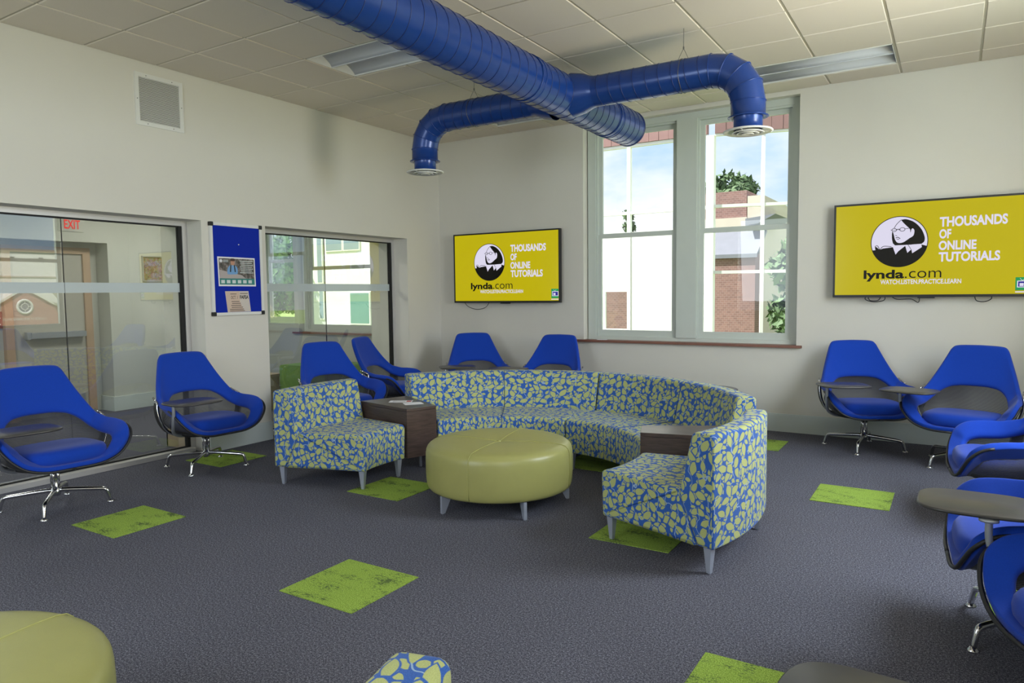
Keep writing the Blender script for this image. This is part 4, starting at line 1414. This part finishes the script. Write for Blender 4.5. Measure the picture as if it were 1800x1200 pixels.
# dark round table behind the sofa
t = thing('side_table', 'dark round table top just showing over the sofa back', 'table', (4.17, -1.36, 0))
MB().lathe([(.0005, .585), (.20, .585), (.212, .592), (.212, .600), (.20, .606), (.0005, .606)], 36).build('table_top', 'tablet', t)
MB().lathe([(.0005, .02), (.018, .02), (.018, .585), (.0005, .585)], 14).build('pole', 'chrome', t)
MB().lathe([(.0005, 0), (.16, 0), (.16, .008), (.03, .02), (.0005, .02)], 30).build('base', 'chrome', t)

# ================================================================== outside the windows
struct('ground', MB().box(-70, 70, -60, 90, -.75, -.6), 'grass')

# faceted white-framed glazed screen just outside the back wall
GS = (2.996, 2.5)
FD = (.959, .282)
scr = thing('glazed_screen', 'white-framed glazed porch screen with brown fascia outside the back window', 'screen', (GS[0], GS[1], -.6))
def facet(a0, a1, d, bars, verts, panel=None, hole=None):
    """one flat facet, s metres along direction d from the corner post; heights are room heights"""
    nx, ny = -d[1], d[0]
    def slab(s0, s1, z0, z1, t0, t1, nm, mat):
        q = [(s * d[0] + t * nx, s * d[1] + t * ny) for s, t in ((s0, t0), (s1, t0), (s1, t1), (s0, t1))]
        MB().prism(q, 'z', z0 + .6, z1 + .6).build(nm, mat, scr)
    for z in bars: slab(a0, a1, z - .022, z + .022, -.03, .03, 'transom', 'ext_white')
    for s, w in verts: slab(s - w / 2, s + w / 2, -.6, 3.70, -.035, .035, 'mullion', 'ext_white')
    k = a0
    while k < a1 - .02:
        slab(k, min(k + .148, a1), 3.725, 4.55, -.05 - .004 * (int(k * 100) % 2), -.02, 'fascia_board', 'brown_board')
        k += .152
    slab(a0, a1, 3.735, 4.56, -.019, .05, 'fascia_backing', 'brown_board')
    if panel:
        s0, s1, zt = panel
        if hole:
            h0, h1, hz0, hz1 = hole
            slab(s0, h0, -.6, zt, -.02, .02, 'white_panel', 'ext_white'); slab(h1, s1, -.6, zt, -.02, .02, 'white_panel', 'ext_white')
            slab(h0, h1, hz1, zt, -.02, .02, 'white_panel', 'ext_white'); slab(h0, h1, -.6, hz0, -.02, .02, 'white_panel', 'ext_white')
            slab(h0, h1, hz0, hz1, -.003, .003, 'pane', 'glass_window')
    return slab
facet(-3.2, -.05, (1, 0), (3.70, 2.69), [(-1.253, .055), (-2.6, .055)], (-3.2, -.05, 2.40), (-1.65, -1.247, .91, 1.488))
facet(.05, 2.2, FD, (3.715, 2.70, 1.755), [(.708, .05), (1.55, .05)])
MB().box(-.055, .055, -.055, .055, 0, 4.30).build('corner_post', 'ext_white', scr)

def tree(x, y, zc, rx, rz, label, n=2600, leaf='leaf', size=.16, squash=None, seed=1, ht=None):
    rnd = random.Random(seed)
    t = thing('tree', label, 'tree', (x, y, -.6))
    zc += .6
    MB().tube([(0, 0, 0), (.05, .03, zc * .5), (0, 0, zc)], [.16, .12, .05], 8).build('trunk', 'bark', t)
    blobs = []
    for k in range(9):
        a = rnd.uniform(0, 2 * PI); e = rnd.uniform(-1, 1)
        if squash == 'cone':
            f = (e + 1) / 2
            blobs.append((Vector((math.cos(a) * rx * .5 * (1 - f), math.sin(a) * rx * .5 * (1 - f), zc + e * rz * .8)), rx * (.65 - .45 * f)))
        else:
            blobs.append((Vector((math.cos(a) * rx * .55 * math.sqrt(1 - e * e), math.sin(a) * rx * .55 * math.sqrt(1 - e * e), zc + e * rz * .6)), rx * rnd.uniform(.38, .58)))
    vs, fs = [], []
    for k in range(n):
        c, r_ = rnd.choice(blobs)
        d = Vector((rnd.gauss(0, 1), rnd.gauss(0, 1), rnd.gauss(0, 1))).normalized()
        p = c + d * r_ * rnd.uniform(.6, 1.0)
        u = Vector((rnd.gauss(0, 1), rnd.gauss(0, 1), rnd.gauss(0, 1))).normalized()
        v = u.cross(d).normalized() if u.cross(d).length > 1e-3 else Vector((1, 0, 0))
        s = size * rnd.uniform(.6, 1.2)
        o = len(vs)
        vs += [p - u * s, p + v * s * .5, p + u * s, p - v * s * .5]
        fs.append((o, o + 1, o + 2, o + 3))
    m = MB().add(vs, fs); o = m.build('foliage', leaf, t, fix=False); o['kind'] = 'stuff'
    return t

# brick building across the yard
b = thing('brick_building', 'red-brown brick building seen through the right sash of the back window', 'building', (0, 12, -.6))
bz = .6
MB().box(-4.5, 1.66, -1.0, 0, 0, 2.42 + bz).build('lower_wing', 'brick', b)
MB().prism([(-1.08, 2.42 + bz), (.02, 3.12 + bz), (.02, 3.02 + bz), (-1.08, 2.32 + bz)], 'x', -4.5, 1.72).build('wing_roof', 'slate', b)
MB().box(-4.4, 1.18, .02, 5, 0, 2.9 + bz).build('wall', 'brick', b)
MB().box(.04, 1.18, .02, 5, 2.9 + bz, 4.18 + bz).build('upper_wall', 'brick', b)
MB().box(.0, 1.20, -.03, 5, 3.22 + bz, 3.46 + bz).build('stone_band', 'stone', b)
MB().box(1.20, 1.62, .02, 5, 0, 4.02 + bz).build('stair_tower', 'stone', b)
MB().prism([(1.30, 3.36 + bz), (2.06, 3.44 + bz), (1.62, 3.22 + bz), (1.30, 3.18 + bz)], 'y', -.6, 1.5).build('canopy', 'slate', b)
tree(-1.0, 18.4, 4.75, 1.1, .95, 'grey-green tree rising behind the brick building', 1800, 'leaf_dark', .14, seed=3)
tree(3.02, 10.2, 1.45, .95, 1.8, 'leafy tree beside the brick building at the right of the window', 2600, 'leaf_dark', .15, seed=5)
tree(-5.17, 19.0, 2.9, .95, 2.2, 'small conifer seen in the left upper window pane', 1500, 'leaf_dark', .12, 'cone', seed=8)

# sunlit white building seen through the corridor window
b = thing('white_building', 'sunlit white building seen through the corridor window', 'building', (-10.8, 9, -.6))
MB().box(-1.7, 4.2, 0, 6, 0, 4.5).build('wall', 'ext_white', b)
for (x0, x1, z0, z1, mt) in ((-.87, -.17, 2.94, 3.36, 'ext_glass'), (-.06, .60, 2.94, 3.36, 'ext_glass'), (-1.30, -1.10, 1.9, 3.36, 'ext_glass'), (-1.25, -1.08, .7, 1.7, 'ext_glass'), (.17, .98, .555, 1.53, 'teal_glass')):
    w_ = obj('window', MB().box(x0 - .04, x1 + .04, -.03, 0, z0 + .56, z1 + .64).mesh('window', 'ext_white'), b)
    MB().box(x0, x1, -.035, -.0305, z0 + .6, z1 + .6).build('pane', mt, w_)
tree(-14.1, 8.6, 2.0, 1.45, 2.0, 'sunlit green tree seen through the corridor glass', 5200, 'leaf', .13, seed=11)

# gabled building whose reflection shows in the large glass partition
b = thing('gabled_building', 'gabled salmon brick building with a round window, mirrored in the large glass partition', 'building', (31.5, 8.766, -.6))
def GZ(z): return z + .6
sl = .62
hw = 2.2
MB().prism([(-hw, 0), (hw, 0), (hw, GZ(1.94 - sl * hw)), (0, GZ(1.94)), (-hw, GZ(1.94 - sl * hw))], 'x', 0, 6).build('gable_wall', 'brick_pink', b)
for s_ in (-1, 1):
    MB().prism([(0, GZ(1.92)), (0, GZ(2.05)), (s_ * (hw + .1), GZ(2.05 - sl * (hw + .1))), (s_ * (hw + .1), GZ(1.92 - sl * (hw + .1)))], 'x', -.10, 6).build('rake_trim', 'ext_white', b)
MB().prism([(.95, GZ(1.95)), (1.15, GZ(2.0)), (1.95, GZ(1.1)), (1.95, GZ(.98)), (1.75, GZ(.98))], 'x', -1.2, -.2).build('return_gable', 'ext_white', b)
rw = obj('round_window', None, b, (0, -.02, GZ(1.07)), (0, -PI / 2, 0))
MB().lathe([(.27, .0), (.27, .06), (.36, .06), (.37, 0)], 36).build('ring', 'ext_white', rw)
MB().lathe([(.0005, .01), (.27, .01)], 30).build('pane', 'slate', rw)
m = MB().lathe([(.14, .02), (.14, .035), (.165, .035), (.165, .02)], 28)
for k in range(4):
    a = PI / 2 * k
    m.tube([(.15 * math.cos(a), .15 * math.sin(a), .025), (.28 * math.cos(a), .28 * math.sin(a), .025)], .012, 5)
m.build('muntin', 'ext_white', rw)
obj('lettering', text_mesh('lettering', 'COLLEGE OF ARTS AND SCIENCES', 'ext_white', (9.69 - 8.766, 7.78 - 8.766, GZ(.42), GZ(.53)), 'right', .01, -.01), b)
b = thing('long_white_building', 'long white building behind the gable, mirrored in the large glass partition', 'building', (40, 13, -.6))
MB().box(0, 8, -9, 12, 0, GZ(4.34)).build('wall', 'ext_white', b)
MB().box(-.12, 8, -9.1, 12.1, GZ(4.26), GZ(4.36)).build('coping', 'slate', b)
MB().box(-.05, 0, -9, 12, GZ(2.70), GZ(2.78)).build('string_course', 'stone', b)
